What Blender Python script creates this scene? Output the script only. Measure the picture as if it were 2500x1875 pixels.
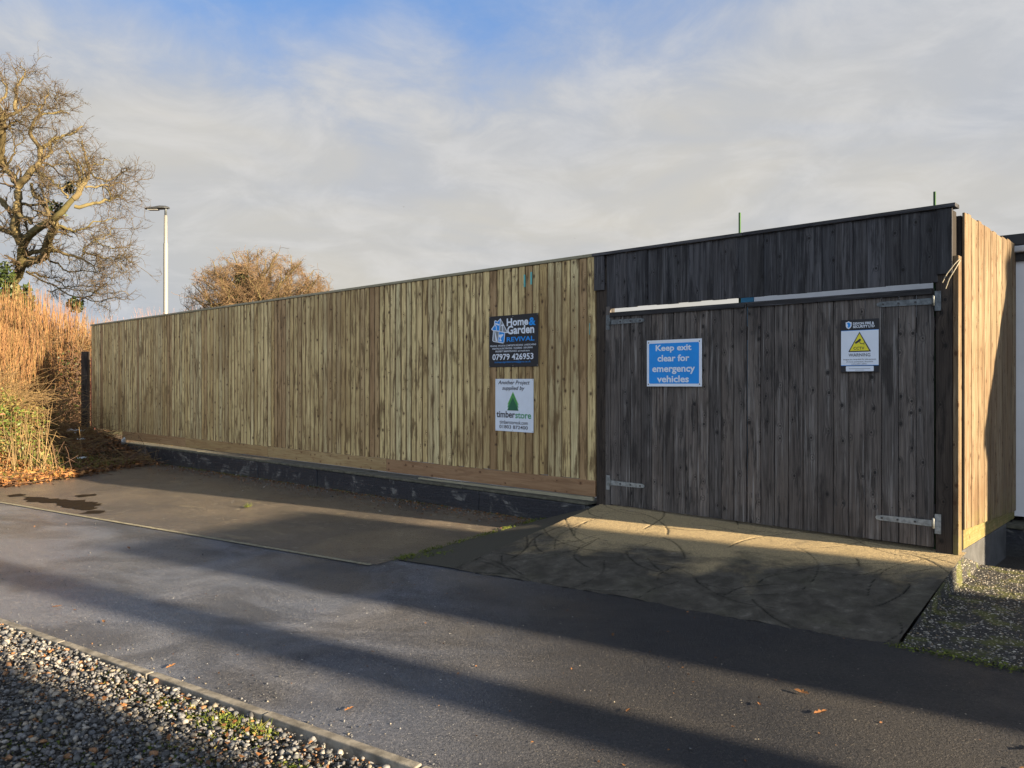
import bpy, math, random
import numpy as np
from mathutils import Vector
R = math.radians
rng = np.random.default_rng(7); random.seed(7)
for o in list(bpy.data.objects): bpy.data.objects.remove(o)
S = bpy.context.scene
COL = S.collection

# ------------------------------------------------------------------ camera
cam = bpy.data.cameras.new('camera'); camo = bpy.data.objects.new('camera', cam); COL.objects.link(camo)
camo.location = (0, 0, 1.5); camo.rotation_euler = (R(90), 0, 0)
cam.sensor_width = 36; cam.lens = 27.34; cam.clip_end = 3000; cam.clip_start = .05
S.camera = camo
# ------------------------------------------------------------------ light
SUN_EL = R(14); TX, TY = -.8398, .5429           # horizontal travel direction of the sunlight
sl = bpy.data.lights.new('sun', 'SUN'); sl.energy = 5.0; sl.angle = R(.55); sl.color = (1, .79, .52)
so = bpy.data.objects.new('sun', sl); COL.objects.link(so)
so.rotation_euler = Vector((TX*math.cos(SUN_EL), TY*math.cos(SUN_EL), -math.sin(SUN_EL))).to_track_quat('-Z', 'Y').to_euler()
so.location = (30, -20, 20)
S.view_settings.view_transform = 'Standard'; S.view_settings.look = 'None'
S.view_settings.exposure = 2.06; S.view_settings.gamma = 1
# ------------------------------------------------------------------ sky
W = bpy.data.worlds.new('World'); S.world = W; W.use_nodes = True
nt = W.node_tree; nt.nodes.clear()
class G:
    """tiny node-graph helper"""
    def __init__(s, nt): s.nt = nt
    def n(s, t, **kw):
        x = s.nt.nodes.new(t)
        for k, v in kw.items(): setattr(x, k, v)
        return x
    def put(s, inp, v):
        if isinstance(v, bpy.types.NodeSocket): s.nt.links.new(v, inp)
        elif v is not None:
            if isinstance(v, (tuple, list)) and len(v) == 3 and inp.type == 'RGBA': v = (*v, 1)
            inp.default_value = v
    def m(s, op, a, b=None, c=None, clamp=False):
        x = s.n('ShaderNodeMath', operation=op); x.use_clamp = clamp
        s.put(x.inputs[0], a); s.put(x.inputs[1], b)
        if c is not None: s.put(x.inputs[2], c)
        return x.outputs[0]
    def vec(s, x, y, z):
        c = s.n('ShaderNodeCombineXYZ'); s.put(c.inputs[0], x); s.put(c.inputs[1], y); s.put(c.inputs[2], z); return c.outputs[0]
    def sep(s, v):
        c = s.n('ShaderNodeSeparateXYZ'); s.put(c.inputs[0], v); return c.outputs
    def noise(s, v, sc, det=3, rough=.5, dist=0):
        x = s.n('ShaderNodeTexNoise'); s.put(x.inputs['Vector'], v); s.put(x.inputs['Scale'], sc)
        s.put(x.inputs['Detail'], det); s.put(x.inputs['Roughness'], rough); s.put(x.inputs['Distortion'], dist); return x.outputs[0]
    def vor(s, v, sc, feat='F1', dim='3D', rnd=1):
        x = s.n('ShaderNodeTexVoronoi', feature=feat, voronoi_dimensions=dim); s.put(x.inputs['Vector'], v); s.put(x.inputs['Scale'], sc)
        s.put(x.inputs['Randomness'], rnd); return x
    def mr(s, v, a, b, c=0., d=1., smooth=True):
        x = s.n('ShaderNodeMapRange', interpolation_type='SMOOTHSTEP' if smooth else 'LINEAR')
        for i, q in enumerate((v, a, b, c, d)): s.put(x.inputs[i], q)
        return x.outputs[0]
    def mix(s, f, a, b, mode='MIX'):
        x = s.n('ShaderNodeMix', data_type='RGBA', blend_type=mode); s.put(x.inputs[0], f); s.put(x.inputs[6], a); s.put(x.inputs[7], b); return x.outputs[2]
    def ramp(s, f, stops, interp='LINEAR'):
        x = s.n('ShaderNodeValToRGB'); cr = x.color_ramp; cr.interpolation = interp
        while len(cr.elements) > 1: cr.elements.remove(cr.elements[-1])
        cr.elements[0].position = stops[0][0]; cr.elements[0].color = (*stops[0][1], 1)
        for p, c in stops[1:]:
            e = cr.elements.new(p); e.color = (*c, 1)
        s.put(x.inputs[0], f); return x.outputs[0]
    def bump(s, h, strength=.3, dist=.01, nrm=None):
        x = s.n('ShaderNodeBump'); s.put(x.inputs['Height'], h); x.inputs['Strength'].default_value = strength; x.inputs['Distance'].default_value = dist
        if nrm is not None: s.put(x.inputs['Normal'], nrm)
        return x.outputs[0]
g = G(nt)
sky = g.n('ShaderNodeTexSky', sky_type='NISHITA'); sky.sun_disc = False; sky.sun_elevation = SUN_EL
sky.sun_rotation = math.atan2(-TX, -TY); sky.air_density = 1; sky.dust_density = .6; sky.ozone_density = 2
tc = g.n('ShaderNodeTexCoord'); D = tc.outputs['Generated']
dx, dy, dz = g.sep(D)
# cloud veil: ragged noise, thin overhead in front, thick towards the horizon and the right
ez = g.m('MAXIMUM', dz, .02)
px = g.m('DIVIDE', dx, g.m('ADD', ez, .22)); py = g.m('DIVIDE', dy, g.m('ADD', ez, .22))
pv = g.vec(px, py, 0.)
n1 = g.noise(pv, 1.3, 6, .55, .3); n2 = g.noise(pv, 3.6, 7, .62, .5); n3 = g.noise(g.vec(g.m('MULTIPLY', dx, 2.), g.m('MULTIPLY', dy, 2.), g.m('MULTIPLY', dz, 7.)), 1.6, 4, .5, .4)
# open blue patch high up, left of the view centre
bx = g.m('SUBTRACT', dx, -.2); bz = g.m('SUBTRACT', dz, .60)
dist = g.m('SQRT', g.m('ADD', g.m('MULTIPLY', g.m('MULTIPLY', bx, bx), .16), g.m('MULTIPLY', bz, bz)))
dd = g.m('ADD', dist, g.m('ADD', g.m('MULTIPLY', g.m('SUBTRACT', n2, .5), .15), g.m('MULTIPLY', g.m('SUBTRACT', n1, .5), .16)))
cover = g.mr(dd, .135, .305)
cover = g.m('MAXIMUM', cover, g.mr(dy, .3, -.2))
nish = g.mix(1., sky.outputs[0], (.11, .11, .11), 'MULTIPLY')
blue = g.mix(.85, nish, (.030, .066, .148))
ccol = g.mix(g.mr(g.m('ADD', dz, g.m('MULTIPLY', g.m('SUBTRACT', n3, .5), .9)), .02, .5), (.153, .147, .134), (.124, .130, .141))
ccol = g.mix(g.m('MULTIPLY', g.mr(dx, -.15, -.6), g.mr(dz, .3, .02)), ccol, (.100, .116, .142))
ccol = g.mix(g.mr(n2, .40, .70, 0., .34), ccol, (.198, .195, .192))
skyc = g.mix(cover, blue, ccol)
# unseen sky behind the viewpoint brightened as fill light, overhead dimmed
lit = g.mr(g.m('ADD', g.m('MULTIPLY', dx, .45), g.m('MULTIPLY', dy, -.9)), -.15, .9, 1., 2.75)
lit = g.m('MULTIPLY', lit, g.mr(dz, .48, .75, 1., .26))
sc = g.n('ShaderNodeVectorMath', operation='SCALE'); g.put(sc.inputs[0], skyc); g.put(sc.inputs['Scale'], lit)
cool = g.mix(g.mr(dy, .2, -.5), (1., 1., 1.), (.90, 1., 1.13))
bg = g.n('ShaderNodeBackground'); g.put(bg.inputs[0], g.mix(1., sc.outputs[0], cool, 'MULTIPLY')); bg.inputs[1].default_value = 1
wo = g.n('ShaderNodeOutputWorld'); nt.links.new(bg.outputs[0], wo.inputs[0])

# ------------------------------------------------------------------ frames of reference (metres)
C0 = np.array((3.359, 5.873)); DL = np.array((-.7345, .6786)); NO = np.array((-.6786, -.7345))   # fence corner, along (left), outward
def FP(s, off, z):                       # s metres left of the gateway's right end, off metres in front of the fence face
    q = C0 + DL*s + NO*off; return (q[0], q[1], z)
RT = np.array((.6786, .7345)); RN = np.array((.7345, -.6786)); R0 = np.array((3.44, 5.95))
def RP(t, off, z):                       # side fence
    q = R0 + RT*t + RN*off; return (q[0], q[1], z)
RD = np.array((.829, -.559)); RP_ = np.array((.559, .829))
def RO(a, t, z=0.):                      # road frame: a along the road (right), t across
    q = RD*a + RP_*t; return (q[0], q[1], z)
def SH(q, p, z):                         # sun frame
    return (TX*q + .5429*p, TY*q + .8398*p, z)
def GZ(x, y):
    x = np.asarray(x, float)
    k = np.clip((x-2.7)/1.1, 0, 1); k = k*k*(3-2*k)
    return -.0085*np.clip(-x, 0, 9) - .07*k

# ------------------------------------------------------------------ materials
def newmat(name):
    m = bpy.data.materials.new(name); m.use_nodes = True; t = m.node_tree; t.nodes.clear()
    g = G(t); b = g.n('ShaderNodeBsdfPrincipled'); o = g.n('ShaderNodeOutputMaterial'); t.links.new(b.outputs[0], o.inputs[0])
    return m, g, b
def attr(g, name):
    a = g.n('ShaderNodeAttribute'); a.attribute_name = name; return a.outputs['Fac']
def pos(g): return g.n('ShaderNodeNewGeometry').outputs['Position']
def plain(name, col, rough=.6, metal=0, var=.12, sc=8, bump=.0):
    m, g, b = newmat(name); P = pos(g)
    n = g.noise(P, sc, 5, .6)
    c = g.mix(g.mr(n, .3, .7, 0, 1), tuple(v*(1-var) for v in col), tuple(min(1, v*(1+var)) for v in col))
    g.put(b.inputs['Base Color'], c); b.inputs['Roughness'].default_value = rough; b.inputs['Metallic'].default_value = metal
    if bump: g.put(b.inputs['Normal'], g.bump(g.noise(P, sc*12, 4), bump, .004))
    return m
def wood(name, stops, dark, knotcol, edge=.7, ew=.010, pale=None, stain=.5, grain=.5, knots=.5, rough=.75, moss=None, low=None, spec=.3, sv=1.1):
    m, g, b = newmat(name)
    uv = g.n('ShaderNodeUVMap'); u, v, _ = g.sep(uv.outputs[0]); r = attr(g, 'rnd'); P = pos(g)
    kv = g.vor(g.vec(g.m('MULTIPLY', u, 10.), g.m('MULTIPLY', v, 8.), 0.), 1., dim='2D')
    kd = kv.outputs['Distance']; kc = g.sep(kv.outputs['Color'])[0]
    kon = g.m('GREATER_THAN', kc, 1-knots)
    bend = g.m('MULTIPLY', g.m('MULTIPLY', g.mr(kd, .5, .0), kon), .02)
    uu = g.m('ADD', g.m('ADD', u, bend), g.m('MULTIPLY', g.m('SUBTRACT', g.noise(g.vec(u, v, r), 1.6, 2), .5), .03))
    gr = g.noise(g.vec(g.m('MULTIPLY', uu, 95.), g.m('MULTIPLY', v, 2.2), r), 1., 5, .6)
    gr2 = g.noise(g.vec(g.m('MULTIPLY', uu, 330.), g.m('MULTIPLY', v, 6.), r), 1., 3, .6)
    br = g.noise(g.vec(g.m('MULTIPLY', u, 9.), g.m('MULTIPLY', v, sv), r), 1., 4, .6)
    st = g.noise(g.vec(g.m('MULTIPLY', u, 16.), g.m('MULTIPLY', v, 2.3), r), 1., 5, .65)
    c = g.ramp(r, stops)
    c = g.mix(g.mr(br, .3, .72, 0., .55), c, g.mix(1., c, (.62, .56, .5), 'MULTIPLY'))
    c = g.mix(g.mr(gr, .38, .68, 0., grain), c, dark)
    c = g.mix(g.mr(gr2, .5, .75, 0., grain*.5), c, dark)
    c = g.mix(g.m('MULTIPLY', g.mr(st, .50, .64, 0., 1.), stain), c, tuple(x*.6 for x in dark))
    if pale: c = g.mix(g.mr(g.noise(g.vec(g.m('MULTIPLY', u, 38.), g.m('MULTIPLY', v, 1.3), g.m('ADD', r, 7.)), 1., 5, .65), .52, .72, 0., .75), c, pale)
    # damp dirt held in the laps and joints between boards
    lu = g.m('SUBTRACT', u, g.m('MULTIPLY', r, 61.7)); en = g.noise(g.vec(lu, g.m('MULTIPLY', v, 2.), r), 3., 3)
    ef = g.m('MULTIPLY', g.mr(lu, g.m('MULTIPLY', en, ew*2.4), 0.), edge); c = g.mix(ef, c, tuple(x*.5 for x in dark))
    if low:   # weather darkening patch, large blotches on the real surface
        bl = g.noise(g.vec(g.m('MULTIPLY', g.sep(P)[0], 1.), g.sep(P)[1], g.m('MULTIPLY', g.sep(P)[2], .8)), low, 4, .6)
        c = g.mix(g.mr(bl, .48, .66, 0., .5), c, dark)
    ks = g.mr(g.sep(kv.outputs['Color'])[1], 0., 1., .3, 1.15, False)
    kn = g.m('MULTIPLY', g.mr(g.m('DIVIDE', kd, ks), .17, .09), kon)
    kr = g.m('MULTIPLY', g.mr(g.m('ABSOLUTE', g.m('SUBTRACT', kd, .2)), .06, .0, 0., .5), kon)
    c = g.mix(kr, c, dark); c = g.mix(g.m('MULTIPLY', kn, .9), c, knotcol)
    if moss:
        mz = g.sep(P)[2]; mn = g.noise(P, 14, 4, .6)
        f = g.m('MULTIPLY', g.mr(mz, moss[0]+.5, moss[0]), g.mr(mn, .4, .6))
        c = g.mix(f, c, moss[1])
    g.put(b.inputs['Base Color'], c)
    g.put(b.inputs['Roughness'], g.mr(gr, .3, .7, rough-.1, min(1, rough+.15))); b.inputs['Specular IOR Level'].default_value = spec
    h = g.m('SUBTRACT', g.m('ADD', g.m('MULTIPLY', gr, -.6), g.m('MULTIPLY', gr2, -.3)), kn)
    g.put(b.inputs['Normal'], g.bump(h, .55, .003))
    return m
M = {}
M['new'] = wood('new_wood', [(0, (.58, .44, .20)), (.2, (.80, .66, .345)), (.4, (.74, .62, .31)), (.6, (.84, .70, .38)), (.78, (.70, .63, .37)), (.92, (.54, .40, .21)), (1, (.40, .27, .15))],
                (.20, .125, .055), (.07, .038, .02), edge=.85, ew=.016, stain=.85, grain=.7, knots=.3, low=.55, rough=.6)
M['newboard'] = wood('gravel_board_wood', [(0, (.30, .19, .11)), (.35, (.40, .275, .15)), (.65, (.40, .29, .14)), (1, (.42, .33, .17))], (.22, .11, .055), (.10, .05, .025), stain=.35, grain=.5, knots=.3, rough=.55)
M['cap'] = wood('capping_wood', [(0, (.30, .29, .21)), (1, (.36, .34, .25))], (.2, .19, .13), (.1, .08, .05), stain=.3, grain=.4, knots=.1)
M['old'] = wood('old_gate_wood', [(0, (.08, .075, .075)), (.25, (.15, .134, .125)), (.5, (.11, .102, .10)), (.75, (.18, .16, .148)), (1, (.12, .112, .11))],
                (.028, .026, .027), (.012, .012, .013), pale=(.26, .255, .255), stain=.75, grain=.7, knots=.3, rough=.72, low=1.2)
M['header'] = wood('old_header_wood', [(0, (.026, .028, .033)), (.3, (.066, .069, .08)), (.5, (.032, .033, .037)), (.75, (.095, .098, .112)), (1, (.046, .046, .051))],
                (.016, .017, .022), (.009, .009, .01), pale=(.12, .125, .14), stain=.7, grain=.6, knots=.25, rough=.72)
M['post'] = wood('dark_post_wood', [(0, (.05, .041, .035)), (1, (.072, .056, .044))], (.016, .013, .012), (.008, .007, .007), stain=.8, grain=.6, knots=.5, low=1.4)
M['side'] = wood('weathered_side_wood', [(0, (.14, .112, .072)), (.3, (.205, .168, .108)), (.6, (.17, .13, .08)), (1, (.235, .195, .13))],
                (.10, .056, .026), (.06, .03, .015), edge=.25, pale=(.30, .24, .16), stain=.75, grain=.75, knots=.4, rough=.8, low=1.3, moss=(.12, (.14, .125, .045)))
M['sidelow'] = wood('mossy_side_wood', [(0, (.24, .18, .08)), (1, (.26, .20, .09))], (.13, .10, .03), (.07, .05, .02), stain=.4, grain=.5, knots=.2, moss=(.15, (.12, .12, .04)))

def asphalt(name, base, warm, patch=False):
    m, g, b = newmat(name); P = pos(g)
    fine = g.noise(P, 260, 3, .7); mid = g.noise(P, 55, 5, .75); big = g.noise(P, .8, 4, .55, .4); b2 = g.noise(P, 3.2, 5, .6, .2)
    vo = g.vor(P, 115); vd = vo.outputs['Distance']; vc = g.sep(vo.outputs['Color'])
    c = g.mix(g.mr(big, .35, .68), base, warm)
    c = g.mix(g.mr(b2, .4, .7, 0., .45), c, tuple(x*.55 for x in base))
    c = g.mix(g.mr(fine, .35, .7, 0., .55), c, tuple(x*2.1 for x in warm))
    c = g.mix(g.mr(mid, .45, .68, 0., .6), c, tuple(x*.3 for x in base)); c = g.mix(g.mr(mid, .5, .3, 0., .5), c, tuple(x*1.9 for x in warm))
    sp = g.m('MULTIPLY', g.m('GREATER_THAN', vc[0], .9), g.mr(vd, .5, .3))
    c = g.mix(g.m('MULTIPLY', sp, .6), c, (.15, .135, .115))
    v2 = g.vor(P, 42); sp2 = g.m('MULTIPLY', g.m('GREATER_THAN', g.sep(v2.outputs['Color'])[1], .985), g.mr(v2.outputs['Distance'], .24, .16))
    c = g.mix(sp2, c, (.27, .25, .215))
    if patch:
        x, y, z = g.sep(P)
        str_ = g.noise(g.vec(g.m('ADD', g.m('MULTIPLY', x, .84), g.m('MULTIPLY', y, -.54)), g.m('ADD', g.m('MULTIPLY', x, 2.4), g.m('MULTIPLY', y, 3.2)), 0.), 1.6, 6, .65, .5)
        c = g.mix(g.mr(str_, .58, .66, 0., .7), c, (.26, .22, .15))
        fl = g.vor(g.vec(g.m('MULTIPLY', x, 9.), g.m('MULTIPLY', y, 13.), 0.), 1., dim='2D'); c = g.mix(g.m('MULTIPLY', g.m('GREATER_THAN', g.sep(fl.outputs['Color'])[0], .93), g.mr(g.m('ADD', fl.outputs['Distance'], g.m('MULTIPLY', g.noise(P, 30, 3), .3)), .42, .34)), c, (.26, .235, .19))
        gn = g.noise(P, 2.1, 5, .6)
        c = g.mix(g.mr(gn, .6, .72, 0., .35), c, (.05, .052, .03))
    g.put(b.inputs['Base Color'], c)
    g.put(b.inputs['Roughness'], g.mr(g.m('ADD', g.m('MULTIPLY', big, .7), g.m('MULTIPLY', b2, .3)), .35, .62, .34, .66))
    b.inputs['Specular IOR Level'].default_value = .36
    wet = g.mr(g.m('ADD', g.noise(P, .55, 4, .55, .6), g.m('MULTIPLY', g.sep(P)[0], -.045)), .47, .66, 0., .85)   # damp film
    g.put(b.inputs['Coat Weight'], wet); g.put(b.inputs['Coat Roughness'], g.mr(mid, .3, .7, .22, .42)); b.inputs['Coat IOR'].default_value = 1.33
    c = g.mix(g.m('MULTIPLY', wet, .25), c, tuple(x*.5 for x in base))
    if not patch:   # bluish sheen painted into the colour as broad paler patches towards the left
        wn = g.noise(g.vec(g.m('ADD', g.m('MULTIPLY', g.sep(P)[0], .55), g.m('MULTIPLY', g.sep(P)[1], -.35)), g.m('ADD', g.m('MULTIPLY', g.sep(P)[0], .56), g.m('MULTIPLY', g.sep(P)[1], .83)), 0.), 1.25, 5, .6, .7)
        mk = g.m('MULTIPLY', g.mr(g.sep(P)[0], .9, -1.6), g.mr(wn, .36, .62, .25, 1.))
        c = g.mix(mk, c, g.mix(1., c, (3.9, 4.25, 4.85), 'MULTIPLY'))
    g.put(b.inputs['Base Color'], c)
    g.put(b.inputs['Coat Normal'], g.bump(mid, .12, .004))
    g.put(b.inputs['Normal'], g.bump(g.m('ADD', g.m('ADD', g.m('MULTIPLY', vd, -.7), g.m('MULTIPLY', mid, 2.2)), fine), .8, .0055))
    return m
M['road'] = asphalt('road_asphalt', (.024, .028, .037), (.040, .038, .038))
M['fore'] = asphalt('forecourt_asphalt', (.055, .053, .055), (.155, .128, .10), True)
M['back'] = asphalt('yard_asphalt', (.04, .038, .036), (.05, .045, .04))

def concrete():
    m, g, b = newmat('imprinted_concrete'); P = pos(g); gv = attr(g, 'groove'); ed = attr(g, 'edge')
    n = g.noise(P, 1.1, 5, .6, .4); f = g.noise(P, 170, 3, .7); s = g.noise(P, 7, 5, .65, .3)
    c = g.mix(g.mr(f, .3, .7), (.235, .19, .125), (.56, .44, .245))
    al = g.m('ADD', g.m('MULTIPLY', n, .9), g.m('MULTIPLY', g.mr(ed, .12, .75), .42))
    c = g.mix(g.mr(al, .53, .72, 0., .93), c, g.mix(g.mr(s, .35, .65), (.026, .028, .031), (.082, .080, .075)))
    gm = g.noise(P, 70, 4, .75); c = g.mix(g.mr(gm, .47, .65, 0., .45), c, (.07, .062, .045)); c = g.mix(g.mr(s, .60, .68, 0., .2), c, (.30, .28, .25))
    ms = g.noise(P, 2.6, 4, .6)
    c = g.mix(g.m('MULTIPLY', g.mr(ms, .52, .7), .15), c, (.075, .078, .035))
    c = g.mix(g.m('MULTIPLY', gv, .9), c, (.010, .010, .009))
    g.put(b.inputs['Base Color'], c); b.inputs['Roughness'].default_value = .9; b.inputs['Specular IOR Level'].default_value = .3
    g.put(b.inputs['Normal'], g.bump(g.m('ADD', g.m('ADD', f, gm), g.m('MULTIPLY', s, .6)), .8, .005))
    return m
M['concrete'] = concrete()
def apronm():
    m, g, b = newmat('mossy_concrete'); P = pos(g)
    f = g.noise(P, 150, 3, .7); s = g.noise(P, 5, 5, .65, .3); n = g.noise(P, 1.7, 4)
    c = g.mix(g.mr(f, .3, .7), (.035, .036, .030), (.078, .072, .055))
    c = g.mix(g.mr(s, .52, .68, 0., .5), c, (.042, .050, .022)); c = g.mix(g.mr(n, .55, .7, 0., .5), c, (.05, .05, .048))
    g.put(b.inputs['Base Color'], c); b.inputs['Roughness'].default_value = .9
    g.put(b.inputs['Normal'], g.bump(f, .6, .004)); return m
M['apron'] = apronm()
def slabm():
    m, g, b = newmat('slab_matrix'); P = pos(g)
    s = g.noise(P, 5, 5, .6); f = g.noise(P, 120, 3)
    c = g.mix(g.mr(f, .3, .7), (.014, .015, .018), (.035, .034, .032)); c = g.mix(g.mr(s, .46, .62, 0., .8), c, (.085, .095, .018))
    g.put(b.inputs['Base Color'], c); b.inputs['Roughness'].default_value = .9; g.put(b.inputs['Normal'], g.bump(f, .7, .005)); return m
M['slab'] = slabm()
def stonem(name, stops, moss=None):
    m, g, b = newmat(name); P = pos(g); r = attr(g, 'rnd'); n = g.noise(P, 90, 4)
    c = g.ramp(r, stops, 'CONSTANT'); c = g.mix(g.mr(n, .4, .75, 0., .6), c, g.mix(1., c, (.5, .47, .43), 'MULTIPLY'))
    if moss: c = g.mix(g.mr(g.noise(P, 5, 5, .6), .52, .68, 0., .6), c, moss)
    g.put(b.inputs['Base Color'], c); b.inputs['Roughness'].default_value = .75; return m
M['gravel'] = stonem('gravel_stone', [(0, (.095, .10, .105)), (.2, (.16, .165, .175)), (.38, (.055, .057, .062)), (.55, (.20, .18, .145)), (.64, (.12, .12, .13)), (.76, (.30, .285, .265)), (.82, (.24, .13, .065)), (.87, (.09, .10, .12)), (.95, (.29, .26, .22))])
M['flint'] = stonem('slab_stone', [(0, (.26, .25, .225)), (.25, (.07, .07, .072)), (.55, (.44, .42, .38)), (.65, (.20, .155, .10)), (.76, (.045, .045, .05))], (.14, .135, .03))
def wallm():
    m, g, b = newmat('black_painted_block'); P = pos(g); x, y, z = g.sep(P)
    s = g.noise(P, 3.4, 6, .68, .6); f = g.noise(P, 40, 4, .7); a = g.m('SUBTRACT', g.m('MULTIPLY', x, .7345), g.m('MULTIPLY', y, .6786))
    st = g.noise(g.vec(g.m('MULTIPLY', a, 2.), 0., g.m('MULTIPLY', z, 22.)), 1.5, 5, .6, .6)
    c = g.mix(g.mr(f, .3, .7), (.007, .009, .015), (.02, .023, .033))
    c = g.mix(g.m('MULTIPLY', g.mr(s, .50, .62), g.mr(st, .40, .58)), c, (.15, .15, .145))
    c = g.mix(g.mr(z, .1, -.1, 0., .5), c, (.045, .043, .036))
    g.put(b.inputs['Base Color'], c); b.inputs['Roughness'].default_value = .6; g.put(b.inputs['Normal'], g.bump(g.m('ADD', st, f), .8, .012)); return m
M['wall'] = wallm()
def soilm():
    m, g, b = newmat('soil'); P = pos(g); n = g.noise(P, 1.5, 5, .6); f = g.noise(P, 30, 5, .7)
    c = g.mix(g.mr(f, .3, .7), (.035, .024, .016), (.10, .068, .04)); c = g.mix(g.mr(n, .5, .65, 0., .6), c, (.05, .06, .02))
    g.put(b.inputs['Base Color'], c); b.inputs['Roughness'].default_value = .95; g.put(b.inputs['Normal'], g.bump(f, .9, .03)); return m
M['soil'] = soilm()
def bedm():
    m, g, b = newmat('gravel_bed'); P = pos(g); v = g.vor(P, 60); 
    c = g.ramp(g.sep(v.outputs['Color'])[0], [(0, (.06, .06, .06)), (.4, (.12, .11, .10)), (.8, (.22, .21, .2))]); c = g.mix(g.mr(v.outputs['Distance'], .3, .6), c, (.02, .018, .015))
    g.put(b.inputs['Base Color'], c); b.inputs['Roughness'].default_value = .9; g.put(b.inputs['Normal'], g.bump(v.outputs['Distance'], -1, .01)); return m
M['bed'] = bedm()
def rndm(name, stops, rough=.7, spec=.25, trans=0):
    m, g, b = newmat(name); P = pos(g); c = g.ramp(attr(g, 'rnd'), stops)
    c = g.mix(g.mr(g.noise(P, 6, 3), .35, .7, 0., .5), c, g.mix(1., c, (.55, .5, .45), 'MULTIPLY'))
    g.put(b.inputs['Base Color'], c); b.inputs['Roughness'].default_value = rough; b.inputs['Specular IOR Level'].default_value = spec
    return m
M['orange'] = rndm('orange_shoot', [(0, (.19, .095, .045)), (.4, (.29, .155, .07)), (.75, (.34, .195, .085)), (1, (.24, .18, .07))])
M['tan'] = rndm('dry_stem', [(0, (.19, .12, .06)), (.5, (.28, .20, .09)), (1, (.15, .10, .06))])
M['browntwig'] = rndm('brown_twig', [(0, (.11, .065, .045)), (.5, (.17, .105, .065)), (1, (.085, .055, .045))])
M['bark'] = rndm('oak_bark', [(0, (.10, .08, .042)), (.5, (.15, .12, .06)), (1, (.125, .11, .046))], .9)
M['twig'] = rndm('oak_twig', [(0, (.075, .058, .036)), (.5, (.10, .072, .046)), (1, (.095, .082, .038))], .85)
M['twig2'] = rndm('far_oak_twig', [(0, (.15, .10, .06)), (.5, (.21, .135, .08)), (1, (.17, .135, .065))], .85)
M['pinktwig'] = rndm('pink_twig', [(0, (.36, .20, .16)), (1, (.42, .27, .21))])
M['leafgreen'] = rndm('green_leaf', [(0, (.05, .085, .016)), (.5, (.10, .14, .028)), (1, (.17, .18, .045))], .5, .4)
M['leafyel'] = rndm('yellow_green_leaf', [(0, (.09, .10, .025)), (.4, (.15, .145, .04)), (.7, (.24, .175, .065)), (1, (.26, .15, .06))], .6, .3)
M['ivy'] = rndm('ivy_leaf', [(0, (.022, .042, .010)), (1, (.06, .08, .02))], .45, .4)
M['litter'] = rndm('leaf_litter', [(0, (.10, .052, .028)), (.35, (.20, .09, .036)), (.7, (.27, .13, .05)), (1, (.15, .08, .04))], .8)
M['drift'] = rndm('orange_dead_leaf', [(0, (.16, .075, .03)), (.5, (.30, .14, .055)), (1, (.38, .20, .075))], .8)
M['shadedleaf'] = rndm('shaded_dead_leaf', [(0, (.05, .032, .02)), (1, (.09, .06, .035))], .85)  # darker than the litter, standing in for the fence's shade on the hedge
M['grass'] = rndm('grass', [(0, (.07, .11, .02)), (.6, (.14, .18, .03)), (1, (.27, .24, .07))], .6)
M['moss'] = rndm('moss', [(0, (.07, .11, .02)), (1, (.16, .18, .035))], .8)
M['kerb'] = plain('kerb_concrete', (.19, .178, .155), .9, 0, .45, 14, .5)
M['line'] = plain('faded_white_paint', (.25, .235, .17), .8, 0, .35, 20, .4)
M['cement'] = plain('base_cement', (.06, .063, .068), .85, 0, .35, 5, .5)
M['coping'] = plain('coping_concrete', (.085, .083, .063), .9, 0, .4, 12, .6)
M['whitewall'] = plain('white_render', (.62, .64, .68), .8, 0, .05, 3, .2)
M['felt'] = plain('black_felt', (.02, .021, .024), .7, 0, .2)
M['gutter'] = plain('pale_gutter', (.40, .42, .45), .5, 0, .08)
M['bluetrim'] = plain('blue_trim', (.02, .16, .30), .5, 0, .1)
M['galv'] = plain('galvanised_strap', (.13, .15, .165), .5, .5, .35, 30, .3)
M['galvl'] = plain('pale_galvanised_strap', (.26, .28, .285), .55, .4, .3, 30, .3)
M['bolt'] = plain('dark_bolt', (.06, .06, .065), .5, .6)
M['greenpaint'] = plain('green_paint', (.03, .085, .03), .8)
M['pole'] = plain('pale_pole', (.22, .22, .205), .45, .1, .06, 2)
M['lamphead'] = plain('lamp_housing', (.05, .055, .06), .5, .2)
M['lens'] = plain('lamp_glass', (.35, .36, .36), .2)
M['black'] = plain('sign_black', (.012, .014, .020), .6, 0, .05)
M['white'] = plain('sign_white', (.66, .74, .86), .6, 0, .03)
M['ink'] = plain('sign_ink', (.02, .02, .035), .4, 0, .02)
M['signblue'] = plain('sign_blue', (.004, .26, .78), .6, 0, .05)
M['signgrey'] = plain('sign_grey', (.20, .23, .26), .4, 0, .05)
M['yellow'] = plain('sign_yellow', (.75, .68, .03), .4, 0, .03)
M['green1'] = plain('sign_light_green', (.13, .38, .08), .4, 0, .03)
M['green2'] = plain('sign_mid_green', (.02, .26, .08), .4, 0, .03)
M['green3'] = plain('sign_dark_green', (.01, .12, .06), .4, 0, .03)
M['greentext'] = plain('sign_text_green', (.04, .27, .12), .4, 0, .03)
M['screw'] = plain('screw', (.3, .28, .25), .5, .3)
M['plastic'] = plain('white_plastic', (.62, .68, .74), .4, 0, .08)
M['pink'] = plain('pink_plastic', (.65, .22, .16), .5)
M['redpaint'] = plain('red_paint', (.42, .10, .09), .7, 0, .3, 12)
M['chalk'] = plain('blue_chalk', (.12, .42, .42), .8)
M['cord'] = plain('pale_cord', (.35, .32, .25), .8)
M['bird'] = plain('dark_feather', (.08, .08, .09), .7)
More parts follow.
